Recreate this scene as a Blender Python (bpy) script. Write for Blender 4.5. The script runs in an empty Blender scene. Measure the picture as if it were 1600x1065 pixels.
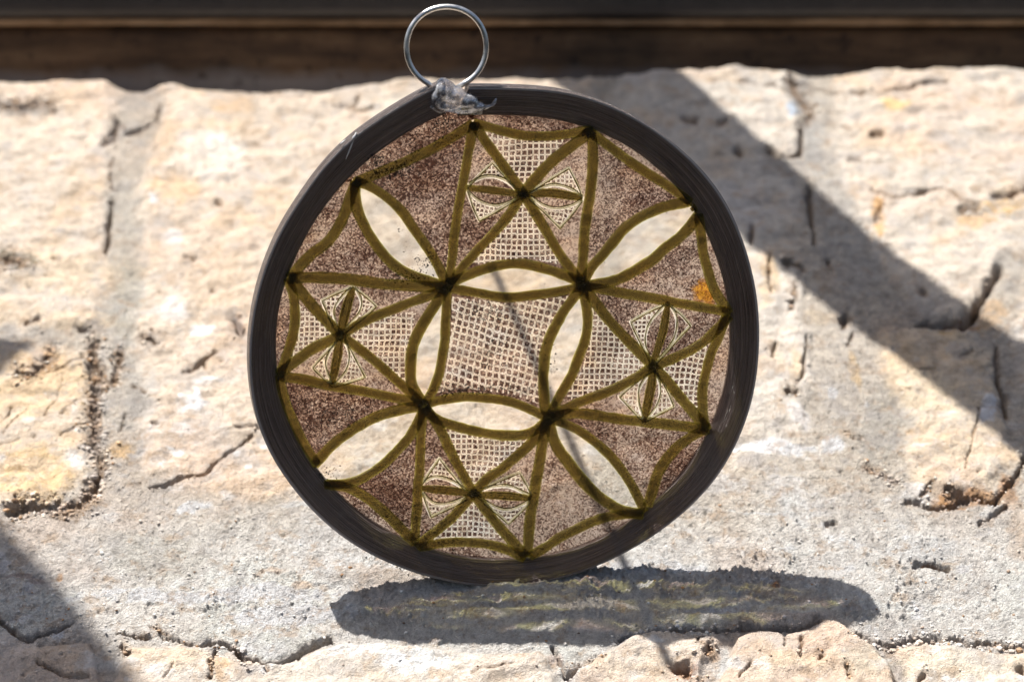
import bpy, math, random
import numpy as np
from mathutils import Vector, Matrix
random.seed(7); rng = np.random.default_rng(7)
S = 0.000125            # all lengths below are written in units of 0.125 mm (hoop radius ~ 400 units = 5 cm)
sc = bpy.context.scene
col = sc.collection

# ------------------------------------------------------------------ camera, sky, sun
PITCH = math.radians(14); L = 4000.0
FWD = np.array([0, math.cos(PITCH), -math.sin(PITCH)]); UPV = np.array([0, math.sin(PITCH), math.cos(PITCH)]); RGT = np.array([1., 0, 0])
TGT = np.array([13.0, 0, 395.5]); CAM = TGT - L*FWD
cd = bpy.data.cameras.new('camera'); cam = bpy.data.objects.new('camera', cd); col.objects.link(cam)
cam.location = Vector(CAM*S); cam.rotation_euler = (math.pi/2-PITCH, 0, 0)
cd.sensor_width = 36; cd.lens = 90; cd.clip_start = 0.01; cd.clip_end = 50
cd.dof.use_dof = True; cd.dof.focus_distance = (L-5)*S; cd.dof.aperture_fstop = 17.0
sc.camera = cam
SD = np.array([0.385, -0.128, -1.0]); SD /= np.linalg.norm(SD)      # the way the sunlight travels
TOSUN = -SD
w = bpy.data.worlds.new('World'); sc.world = w; w.use_nodes = True
nt = w.node_tree; bg = nt.nodes['Background']; sky = nt.nodes.new('ShaderNodeTexSky')
sky.sky_type = 'NISHITA'; sky.sun_disc = False
sky.sun_elevation = math.asin(TOSUN[2]); sky.sun_rotation = math.atan2(TOSUN[0], TOSUN[1])
nt.links.new(sky.outputs[0], bg.inputs[0]); bg.inputs[1].default_value = 0.060; sky.dust_density = 4.0; sky.ozone_density = 0.3; sky.air_density = 1.0
ld = bpy.data.lights.new('sun', 'SUN'); lo = bpy.data.objects.new('sun', ld); col.objects.link(lo)
ld.energy = 5.0; ld.angle = math.radians(0.5); ld.color = (1.0, 0.955, 0.90)
lo.rotation_euler = Vector(SD).to_track_quat('-Z', 'Y').to_euler(); lo.location = Vector(TOSUN*2)
sc.view_settings.view_transform = 'Standard'; sc.view_settings.look = 'None'
sc.view_settings.gamma = 1; sc.view_settings.exposure = 0.86
try:
    sc.cycles.transparent_max_bounces = 24
except Exception: pass

# ------------------------------------------------------------------ helpers
def tag(o, label=None, cat=None, group=None, kind=None):
    for k, v in (('label', label), ('category', cat), ('group', group), ('kind', kind)):
        if v: o[k] = v
    return o
def link(name, me, mat=None, parent=None, smooth=True):
    o = bpy.data.objects.new(name, me); col.objects.link(o)
    if mat: me.materials.append(mat)
    if parent: o.parent = parent
    if smooth and len(me.polygons): me.polygons.foreach_set('use_smooth', np.ones(len(me.polygons), bool))
    return o
def mesh(name, V, F, mat=None, parent=None, smooth=True):
    me = bpy.data.meshes.new(name)
    me.from_pydata([tuple(float(c)*S for c in v) for v in V], [], F); me.update()
    return link(name, me, mat, parent, smooth)
def gridmesh(name, V, Q, mat, parent=None, cols=None, extra=None):
    """numpy verts (units) and quads"""
    me = bpy.data.meshes.new(name)
    me.vertices.add(len(V)); me.vertices.foreach_set('co', (V*S).astype(np.float32).ravel())
    me.loops.add(Q.size); me.loops.foreach_set('vertex_index', Q.astype(np.int32).ravel())
    me.polygons.add(len(Q)); me.polygons.foreach_set('loop_start', np.arange(0, Q.size, 4, dtype=np.int32))
    me.polygons.foreach_set('loop_total', np.full(len(Q), 4, np.int32))
    me.update(calc_edges=True)
    if cols is not None:
        a = me.attributes.new('stone_colour', 'FLOAT_COLOR', 'POINT'); a.data.foreach_set('color', cols.astype(np.float32).ravel())
    if extra is not None:
        a = me.attributes.new('sandy', 'FLOAT', 'POINT'); a.data.foreach_set('value', extra.astype(np.float32).ravel())
    return link(name, me, mat, parent)
def ray(px, py):
    return FWD*L + RGT*(px-800) + UPV*(532.5-py)
def P(px, py, y=18.0):
    d = ray(px, py); t = (y-CAM[1])/d[1]; return CAM + d*t
TA = 0.45; Y0 = 28.0; AA = math.atan(TA); LN = np.array([0, -math.sin(AA), math.cos(AA)])
def G(px, py):          # a point of the ledge's mean plane
    d = ray(px, py); t = ((CAM[1]-Y0)*TA - CAM[2])/(d[2]-d[1]*TA); return CAM + d*t
def project(X):         # world units -> photograph pixels
    r = X - CAM; z = r@FWD
    return 800 + (r@RGT)/z*L, 532.5 - (r@UPV)/z*L
def srgb(r, g, b):
    f = lambda c: ((c/255+0.055)/1.055)**2.4 if c > 10 else c/255/12.92
    return (f(r), f(g), f(b))

# numpy value noise
def vnoise(x, y, seed):
    r = np.random.default_rng(seed).random((128, 128))
    xi = np.floor(x).astype(int); yi = np.floor(y).astype(int); fx = x-xi; fy = y-yi
    fx = fx*fx*fx*(fx*(fx*6-15)+10); fy = fy*fy*fy*(fy*(fy*6-15)+10)
    a = r[xi % 128, yi % 128]; b = r[(xi+1) % 128, yi % 128]; c = r[xi % 128, (yi+1) % 128]; d = r[(xi+1) % 128, (yi+1) % 128]
    return (a*(1-fx)+b*fx)*(1-fy)+(c*(1-fx)+d*fx)*fy*1.0
def fbm(x, y, scale, seed, octv=4, gain=.5):
    s = 0; a = 1; n = 0
    for i in range(octv):
        an = .6*i+.3; X = x*math.cos(an)-y*math.sin(an); Y = x*math.sin(an)+y*math.cos(an)
        s = s + a*vnoise(X/scale*2**i+17.3*i, Y/scale*2**i-9.1*i, seed+i); n += a; a *= gain
    return s/n*2-1
def sst(a, b, x):
    t = np.clip((x-a)/(b-a), 0, 1); return t*t*(3-2*t)
def polydist(px, py, pts):
    d = np.full(px.shape, 1e9)
    for (x0, y0), (x1, y1) in zip(pts[:-1], pts[1:]):
        dx, dy = x1-x0, y1-y0; q = dx*dx+dy*dy+1e-9
        t = np.clip(((px-x0)*dx+(py-y0)*dy)/q, 0, 1)
        d = np.minimum(d, (px-x0-t*dx)**2+(py-y0-t*dy)**2)
    return np.sqrt(d)
def inpoly(px, py, pts):
    ins = np.zeros(px.shape, bool); n = len(pts)
    for i in range(n):
        x0, y0 = pts[i][0], pts[i][1]; x1, y1 = pts[(i+1) % n][0], pts[(i+1) % n][1]
        if y0 == y1: continue
        c = ((y0 > py) != (y1 > py)) & (px < (x1-x0)*(py-y0)/(y1-y0)+x0); ins ^= c
    return ins

# ------------------------------------------------------------------ materials
class N:
    def __init__(s, name):
        s.m = bpy.data.materials.new(name); s.m.use_nodes = True; s.t = s.m.node_tree; s.t.nodes.clear()
        s.out = s.n('ShaderNodeOutputMaterial')
    def n(s, typ, **kw):
        o = s.t.nodes.new(typ)
        for k, v in kw.items(): setattr(o, k, v)
        return o
    def l(s, a, b): s.t.links.new(a, b)
    def set(s, node, **kw):
        for k, v in kw.items():
            i = node.inputs[k.replace('_', ' ')]
            if hasattr(v, 'is_linked'): s.l(v, i)
            else: i.default_value = v if not isinstance(v, tuple) or len(v) != 3 or i.type != 'RGBA' else (*v, 1)
        return node
    def coord(s, scale=1/S):
        tc = s.n('ShaderNodeTexCoord'); mp = s.n('ShaderNodeMapping'); s.l(tc.outputs['Object'], mp.inputs[0])
        sc_ = scale if isinstance(scale, tuple) else (scale,)*3
        mp.inputs['Scale'].default_value = sc_; return mp.outputs[0]
    def noise(s, vec, scale, detail=4, rough=.55, out=0):
        o = s.n('ShaderNodeTexNoise'); s.l(vec, o.inputs['Vector']); o.inputs['Scale'].default_value = scale
        o.inputs['Detail'].default_value = detail; o.inputs['Roughness'].default_value = rough; return o.outputs[out]
    def ramp(s, fac, stops, interp='LINEAR'):
        o = s.n('ShaderNodeValToRGB'); s.l(fac, o.inputs[0]); cr = o.color_ramp; cr.interpolation = interp
        while len(cr.elements) < len(stops): cr.elements.new(.5)
        for e, (p, c) in zip(cr.elements, stops):
            e.position = p; e.color = (*c, 1) if isinstance(c, tuple) else (c, c, c, 1)
        return o.outputs[0]
    def mix(s, fac, a, b, blend='MIX'):
        o = s.n('ShaderNodeMix', data_type='RGBA', blend_type=blend)
        for i, v in ((0, fac), (6, a), (7, b)):
            if hasattr(v, 'is_linked'): s.l(v, o.inputs[i])
            else: o.inputs[i].default_value = v if i == 0 else (*v, 1)
        return o.outputs[2]
    def math(s, op, a, b=0.0, clamp=False):
        o = s.n('ShaderNodeMath', operation=op, use_clamp=clamp)
        for i, v in ((0, a), (1, b)):
            if hasattr(v, 'is_linked'): s.l(v, o.inputs[i])
            else: o.inputs[i].default_value = v
        return o.outputs[0]
    def bump(s, h, dist, strength=1.0):
        o = s.n('ShaderNodeBump'); s.l(h, o.inputs['Height']); o.inputs['Distance'].default_value = dist*S; o.inputs['Strength'].default_value = strength
        return o.outputs[0]
    def bsdf(s, **kw):
        o = s.n('ShaderNodeBsdfPrincipled'); s.set(o, **kw); return o
    def mixsh(s, fac, a, b):
        o = s.n('ShaderNodeMixShader')
        if hasattr(fac, 'is_linked'): s.l(fac, o.inputs[0])
        else: o.inputs[0].default_value = fac
        s.l(a, o.inputs[1]); s.l(b, o.inputs[2]); return o.outputs[0]
    def done(s, sh): s.l(sh, s.out.inputs[0]); return s.m

def mat_stone():
    k = N('limestone_and_mortar'); v = k.coord()
    at = k.n('ShaderNodeAttribute', attribute_name='stone_colour'); sa = k.n('ShaderNodeAttribute', attribute_name='sandy')
    fine = k.noise(v, .42, 5, .75); mid = k.noise(v, .045, 5, .6)
    c = k.mix(1.0, at.outputs['Color'], k.ramp(mid, [(.30, (.68, .66, .65)), (.5, .98), (.72, 1.12)]), 'MULTIPLY')
    c = k.mix(k.math('MULTIPLY', sa.outputs['Fac'], .9), c, k.mix(1.0, c, k.ramp(fine, [(.30, .66), (.5, 1.0), (.75, 1.2)]), 'MULTIPLY'))
    c = k.mix(.8, c, k.mix(1.0, c, k.ramp(k.noise(v, .12, 5, .75), [(.28, (.72, .69, .66)), (.48, 1.0), (.72, 1.12)]), 'MULTIPLY'))
    c = k.mix(k.ramp(k.noise(v, .022, 6, .7), [(.50, 0.0), (.66, .45)]), c, (.60, .58, .56))
    c = k.mix(k.ramp(k.noise(v, .030, 6, .7, out=0), [(.36, .6), (.47, 0.0)]), c, (.56, .41, .28))
    c = k.mix(k.ramp(k.noise(v, .011, 5, .65), [(.52, 0.0), (.64, .35)]), c, (.46, .42, .39))
    c = k.mix(k.ramp(k.noise(v, .075, 6, .8), [(.58, 0.0), (.68, .6)]), c, (.82, .81, .80))
    c = k.mix(k.ramp(k.noise(v, .20, 3, .7), [(.69, 0.0), (.75, .75)]), c, (.16, .13, .11))
    h = k.math('ADD', k.math('MULTIPLY', fine, k.math('ADD', sa.outputs['Fac'], .35)), k.math('MULTIPLY', k.noise(v, .06, 3, .5), 1.0)); h = k.math('ADD', h, k.math('MULTIPLY', k.noise(v, .55, 3, .7), k.math('ADD', k.math('MULTIPLY', sa.outputs['Fac'], 1.6), .3)))
    for sc_, am in ((.24, .8), (.11, .45)):
        vo = k.n('ShaderNodeTexVoronoi', feature='F1'); k.l(v, vo.inputs['Vector']); vo.inputs['Scale'].default_value = sc_
        h = k.math('SUBTRACT', h, k.math('MULTIPLY', vo.outputs['Distance'], k.math('MULTIPLY', k.math('ADD', sa.outputs['Fac'], .15), am)))
        c = k.mix(k.math('MULTIPLY', k.math('MULTIPLY', sa.outputs['Fac'], k.ramp(vo.outputs['Distance'], [(.5, 0.0), (.85, 1.0)])), .22), c, (.26, .22, .19))
    p = k.bsdf(Base_Color=c, Roughness=.93, Normal=k.bump(h, 5.0, 1.0)); p.inputs['Specular IOR Level'].default_value = .2
    return k.done(p.outputs[0])
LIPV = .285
def mat_rim():
    k = N('dark_grooved_plastic')
    uv = k.n('ShaderNodeUVMap', uv_map='UVMap'); mp = k.n('ShaderNodeMapping'); k.l(uv.outputs[0], mp.inputs[0]); mp.inputs['Scale'].default_value = (9, 60, 1)
    g = k.noise(mp.outputs[0], 1.0, 6, .7)
    mp2 = k.n('ShaderNodeMapping'); k.l(uv.outputs[0], mp2.inputs[0]); mp2.inputs['Scale'].default_value = (40, 200, 1)
    g2 = k.noise(mp2.outputs[0], 1.0, 3, .6); v = k.coord()
    dirt = k.noise(v, .02, 5, .65)
    c = k.ramp(g, [(.30, (.026, .017, .014)), (.44, (.062, .044, .037)), (.56, (.125, .092, .079)), (.74, (.28, .22, .19))])
    c = k.mix(k.ramp(dirt, [(.5, 0.0), (.75, .45)]), c, (.13, .11, .095))
    c = k.mix(k.ramp(k.noise(v, .5, 3, .8), [(.68, 0.0), (.78, .5)]), c, (.25, .22, .2))
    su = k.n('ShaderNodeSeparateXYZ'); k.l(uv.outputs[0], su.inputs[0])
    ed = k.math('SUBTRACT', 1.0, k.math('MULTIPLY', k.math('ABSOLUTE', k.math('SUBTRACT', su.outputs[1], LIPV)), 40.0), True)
    c = k.mix(k.math('MULTIPLY', ed, k.ramp(k.noise(mp.outputs[0], .35, 4, .7), [(.38, .15), (.6, .95)])), c, (.52, .50, .50))  # highlight line along the lip, painted in as a noisy pale band
    h = k.math('ADD', g, k.math('MULTIPLY', g2, .5))
    p = k.bsdf(Base_Color=c, Roughness=k.ramp(g2, [(.3, .15), (.7, .38)]), Normal=k.bump(h, 3.2, 1.0)); p.inputs['Specular IOR Level'].default_value = .5
    return k.done(p.outputs[0])
def mat_stem():
    k = N('olive_resin_stem'); v = k.coord()
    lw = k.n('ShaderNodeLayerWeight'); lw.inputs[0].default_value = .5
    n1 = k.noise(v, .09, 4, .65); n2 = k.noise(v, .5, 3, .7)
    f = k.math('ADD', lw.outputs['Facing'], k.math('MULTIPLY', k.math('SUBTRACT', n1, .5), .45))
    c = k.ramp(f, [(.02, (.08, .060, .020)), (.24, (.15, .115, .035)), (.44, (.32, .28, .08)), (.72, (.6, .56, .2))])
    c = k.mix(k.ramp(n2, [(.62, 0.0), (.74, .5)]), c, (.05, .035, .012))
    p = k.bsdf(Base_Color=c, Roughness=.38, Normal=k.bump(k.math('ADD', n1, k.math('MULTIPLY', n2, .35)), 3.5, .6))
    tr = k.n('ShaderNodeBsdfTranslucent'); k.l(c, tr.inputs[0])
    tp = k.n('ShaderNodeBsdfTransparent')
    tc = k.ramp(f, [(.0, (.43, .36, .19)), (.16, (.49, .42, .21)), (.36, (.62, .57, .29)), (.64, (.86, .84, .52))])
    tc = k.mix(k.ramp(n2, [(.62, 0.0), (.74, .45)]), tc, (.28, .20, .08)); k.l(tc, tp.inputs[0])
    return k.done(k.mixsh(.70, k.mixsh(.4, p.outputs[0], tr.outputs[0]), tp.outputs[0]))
def mat_wire():
    k = N('pale_yellow_thread'); v = k.coord(); n1 = k.noise(v, .12, 3, .6)
    c = k.ramp(n1, [(.35, (.40, .34, .10)), (.5, (.75, .70, .38)), (.65, (.92, .90, .68))])
    tr = k.n('ShaderNodeBsdfTranslucent'); k.l(c, tr.inputs[0])
    p = k.bsdf(Base_Color=c, Roughness=.3)
    tp = k.n('ShaderNodeBsdfTransparent'); tp.inputs[0].default_value = (.99, .985, .90, 1)
    return k.done(k.mixsh(.70, k.mixsh(.4, p.outputs[0], tr.outputs[0]), tp.outputs[0]))
def mat_gauze():
    k = N('cream_gauze_thread'); v = k.coord(); c = k.ramp(k.noise(v, .05, 3, .6), [(.3, (.80, .74, .64)), (.7, (.95, .94, .90))])
    tr = k.n('ShaderNodeBsdfTranslucent'); k.l(c, tr.inputs[0])
    p = k.bsdf(Base_Color=c, Roughness=.8)
    tp = k.n('ShaderNodeBsdfTransparent'); tp.inputs[0].default_value = (.97, .96, .93, 1)
    return k.done(k.mixsh(.93, k.mixsh(.4, p.outputs[0], tr.outputs[0]), tp.outputs[0]))
def mat_grain(name, dens, single=False):
    ex = 1.0 if single else .5
    k = N(name); v = k.coord()
    vo = k.n('ShaderNodeTexVoronoi', feature='F1', voronoi_dimensions='2D'); 
    mp = k.n('ShaderNodeCombineXYZ'); sp = k.n('ShaderNodeSeparateXYZ'); k.l(v, sp.inputs[0]); k.l(sp.outputs[0], mp.inputs[0]); k.l(sp.outputs[2], mp.inputs[1])
    wv = k.n('ShaderNodeVectorMath', operation='ADD'); k.l(mp.outputs[0], wv.inputs[0])
    nn = k.n('ShaderNodeVectorMath', operation='SCALE'); k.l(k.noise(mp.outputs[0], .7, 2, .6, out=1), nn.inputs[0]); nn.inputs['Scale'].default_value = 3.0; k.l(nn.outputs[0], wv.inputs[1])
    k.l(wv.outputs[0], vo.inputs['Vector']); vo.inputs['Scale'].default_value = .50
    sep = k.n('ShaderNodeSeparateColor'); k.l(vo.outputs['Color'], sep.inputs[0])
    big = k.noise(mp.outputs[0], .012, 5, .6)
    r = k.math('ADD', sep.outputs[0], k.math('MULTIPLY', k.math('SUBTRACT', big, .5), -1.9))
    r = k.math('ADD', r, -dens)
    c = k.ramp(r, [(.0, (.045, .022, .016)), (.22, (.085, .045, .034)), (.40, (.20, .125, .10)), (.58, (.42, .30, .25)), (.85, (.72, .60, .52))])
    E = lambda *q: tuple(x**ex for x in q)
    tcol = k.ramp(r, [(.0, E(.085, .045, .036)), (.16, E(.17, .105, .085)), (.36, E(.29, .205, .175)), (.60, E(.42, .32, .28)), (.85, E(.66, .56, .50))])
    # rusty orange stain near the right edge
    sx, sy, sz = P(1103, 462)
    dv = k.n('ShaderNodeVectorMath', operation='DISTANCE'); k.l(v, dv.inputs[0]); dv.inputs[1].default_value = (sx, sy, sz)
    st = k.ramp(k.math('ADD', k.math('MULTIPLY', dv.outputs['Value'], .02), k.math('MULTIPLY', k.noise(v, .06, 3, .6), .5)), [(.50, 1.0), (.72, 0.0)])
    c = k.mix(k.math('MULTIPLY', st, .85), c, k.mix(sep.outputs[1], (.30, .09, .01), (.75, .36, .03)))
    tr = k.n('ShaderNodeBsdfTranslucent'); k.l(c, tr.inputs[0])
    df = k.n('ShaderNodeBsdfDiffuse'); k.l(c, df.inputs[0])
    s = k.mixsh(.45, df.outputs[0], tr.outputs[0])
    tcol = k.mix(k.math('MULTIPLY', st, .9), tcol, k.mix(sep.outputs[1], E(.35, .10, .01), E(.95, .50, .06)))
    tp = k.n('ShaderNodeBsdfTransparent'); k.l(tcol, tp.inputs[0])
    return k.done(k.mixsh(.78**ex, s, tp.outputs[0]))
def mat_glass(name, tint=(.985, .985, .975), gl=.045, rough=.12):
    k = N(name); tp = k.n('ShaderNodeBsdfTransparent'); tp.inputs[0].default_value = (*tint, 1)
    v = k.coord(); g = k.bsdf(Base_Color=(.8, .8, .8), Roughness=rough, Normal=k.bump(k.noise(v, .02, 3, .5), 2, .3))
    return k.done(k.mixsh(gl, tp.outputs[0], g.outputs[0]))
def mat_metal():
    k = N('dull_steel_wire'); v = k.coord(); n1 = k.noise(v, .1, 4, .6)
    p = k.bsdf(Base_Color=k.ramp(n1, [(.3, (.62, .61, .59)), (.7, (.84, .83, .80))]), Metallic=1.0, Roughness=k.ramp(n1, [(.3, .30), (.7, .45)]), Normal=k.bump(n1, 1.0, .3))
    return k.done(p.outputs[0])
def mat_glue():
    k = N('clear_hot_glue'); v = k.coord(); n1 = k.noise(v, .08, 4, .6)
    p = k.bsdf(Base_Color=(.72, .72, .74), Metallic=.55, Roughness=.14, Normal=k.bump(n1, 3, .7)); p.inputs['IOR'].default_value = 1.45
    tp = k.n('ShaderNodeBsdfTransparent'); tp.inputs[0].default_value = (.85, .83, .82, 1)
    gl = k.n('ShaderNodeBsdfGlass'); gl.inputs['Roughness'].default_value = .08; gl.inputs['IOR'].default_value = 1.3; gl.inputs[0].default_value = (.92, .9, .9, 1)
    k.l(k.bump(n1, 3, .5), gl.inputs['Normal'])
    return k.done(k.mixsh(k.ramp(n1, [(.38, .25), (.62, .85)]), p.outputs[0], k.mixsh(.45, gl.outputs[0], tp.outputs[0])))
def mat_wood(name, a, b, c3, rough=.7, stone_shade=None):
    k = N(name); v = k.coord((1/S*.15, 1/S, 1/S)); n1 = k.noise(v, .03, 6, .65); v2 = k.coord(); n2 = k.noise(v2, .012, 5, .6)
    c = k.ramp(n1, [(.3, a), (.5, b), (.72, c3)]); c = k.mix(k.ramp(n2, [(.45, 0.0), (.7, .7)]), c, a)
    if stone_shade is not None:
        sp = k.n('ShaderNodeSeparateXYZ'); k.l(v2, sp.inputs[0]); hz = k.math('MULTIPLY', k.math('SUBTRACT', stone_shade, sp.outputs[2]), 1/34)
        hz = k.math('ADD', hz, k.math('MULTIPLY', k.math('SUBTRACT', n2, .5), 1.6), True); c = k.mix(k.math('MULTIPLY', hz, .8), c, (.24, .21, .19))  # grey band along the bottom, coloured to pass for ledge stone in shade
        c = k.mix(k.ramp(k.noise(v2, .03, 4, .7), [(.58, 0.0), (.68, .7)]), c, (.02, .01, .005))
    p = k.bsdf(Base_Color=c, Roughness=rough, Normal=k.bump(n1, 5, .6))
    return k.done(p.outputs[0])
def mat_plain(name, c, rough=.6):
    k = N(name); v = k.coord(); n1 = k.noise(v, .03, 5, .6)
    cc = k.mix(1.0, c, k.ramp(n1, [(.3, .75), (.7, 1.2)]), 'MULTIPLY')
    p = k.bsdf(Base_Color=cc, Roughness=rough, Normal=k.bump(n1, 3, .4)); return k.done(p.outputs[0])

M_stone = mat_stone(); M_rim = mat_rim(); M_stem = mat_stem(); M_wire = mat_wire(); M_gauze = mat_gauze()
M_grain = mat_grain('brown_grain_layer', .04); M_grain_d = mat_grain('dark_brown_grain_layer', .20); M_grain_l = mat_grain('sparse_grain_layer', -.10)
M_open = mat_grain('grains_between_threads', .10, True)
MS = {M_grain: mat_grain('brown_grain_sheet', .02, True), M_grain_d: mat_grain('dark_brown_grain_sheet', .24, True), M_grain_l: mat_grain('sparse_grain_sheet', -.13, True)}
M_glass = mat_glass('clear_glass'); M_pane = mat_glass('clear_resin_pane', (.985, .985, .98), .035, .12)
M_metal = mat_metal(); M_glue = mat_glue()

# ------------------------------------------------------------------ the stone ledge
STONES = {
 'a': ([(-900,-60),(184,-60),(184,170),(178,235),(174,300),(170,400),(160,505),(60,515),(-900,505)], 5, (221,205,186)),
 'b': ([(-900,530),(50,528),(132,548),(142,620),(146,728),(90,776),(20,790),(-900,785)], 5, (222,202,176)),
 'c': ([(222,-60),(935,-60),(940,400),(935,740),(800,800),(640,800),(520,770),(400,780),(300,768),(225,740),(205,560),(215,400),(222,300),(252,200),(256,160)], 5, (221,204,184)),
 'd': ([(965,-60),(1238,-60),(1250,180),(1252,236),(1228,250),(1200,236),(1206,262),(1262,300),(1262,430),(1268,560),(1250,680),(1190,730),(1150,745),(965,760)], 5, (214,206,194)),
 'e': ([(1296,-60),(2400,-60),(2400,405),(1580,402),(1560,425),(1500,500),(1430,498),(1380,420),(1310,290)], 6, (220,208,192)),
 'f': ([(1372,525),(1420,512),(1506,517),(1552,548),(1560,630),(1592,715),(1572,756),(1548,780),(1512,774),(1470,784),(1410,766),(1398,640)], 9, (222,204,178)),
 'g': ([(1588,432),(2400,425),(2400,815),(1600,800),(1618,730),(1588,636),(1572,540)], 6, (206,196,184)),
 'h': ([(190,1004),(300,1012),(380,1030),(450,1030),(530,1004),(600,1004),(700,1012),(800,1022),(848,1024),(880,1056),(888,1100),(860,1500),(200,1500),(180,1100)], 10, (226,214,198)),
 'i': ([(-900,1000),(10,992),(60,1010),(150,1004),(168,1100),(160,1500),(-900,1500)], 7, (206,200,194)),
 'j': ([(905,1050),(940,1024),(985,995),(1030,983),(1105,984),(1124,1000),(1098,1040),(1085,1100),(1080,1500),(880,1500),(900,1100)], 15, (222,206,188)),
 'k': ([(1138,990),(1180,980),(1235,984),(1278,972),(1292,966),(1312,974),(1330,988),(1376,1006),(1398,1040),(1420,1100),(1440,1500),(1100,1500),(1112,1060)], 16, (224,206,184)),
 'l': ([(1402,1012),(1450,1000),(1520,1010),(1600,1012),(2400,1018),(2400,1500),(1462,1500),(1436,1100),(1420,1050)], 8, (230,220,204)),
}
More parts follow.
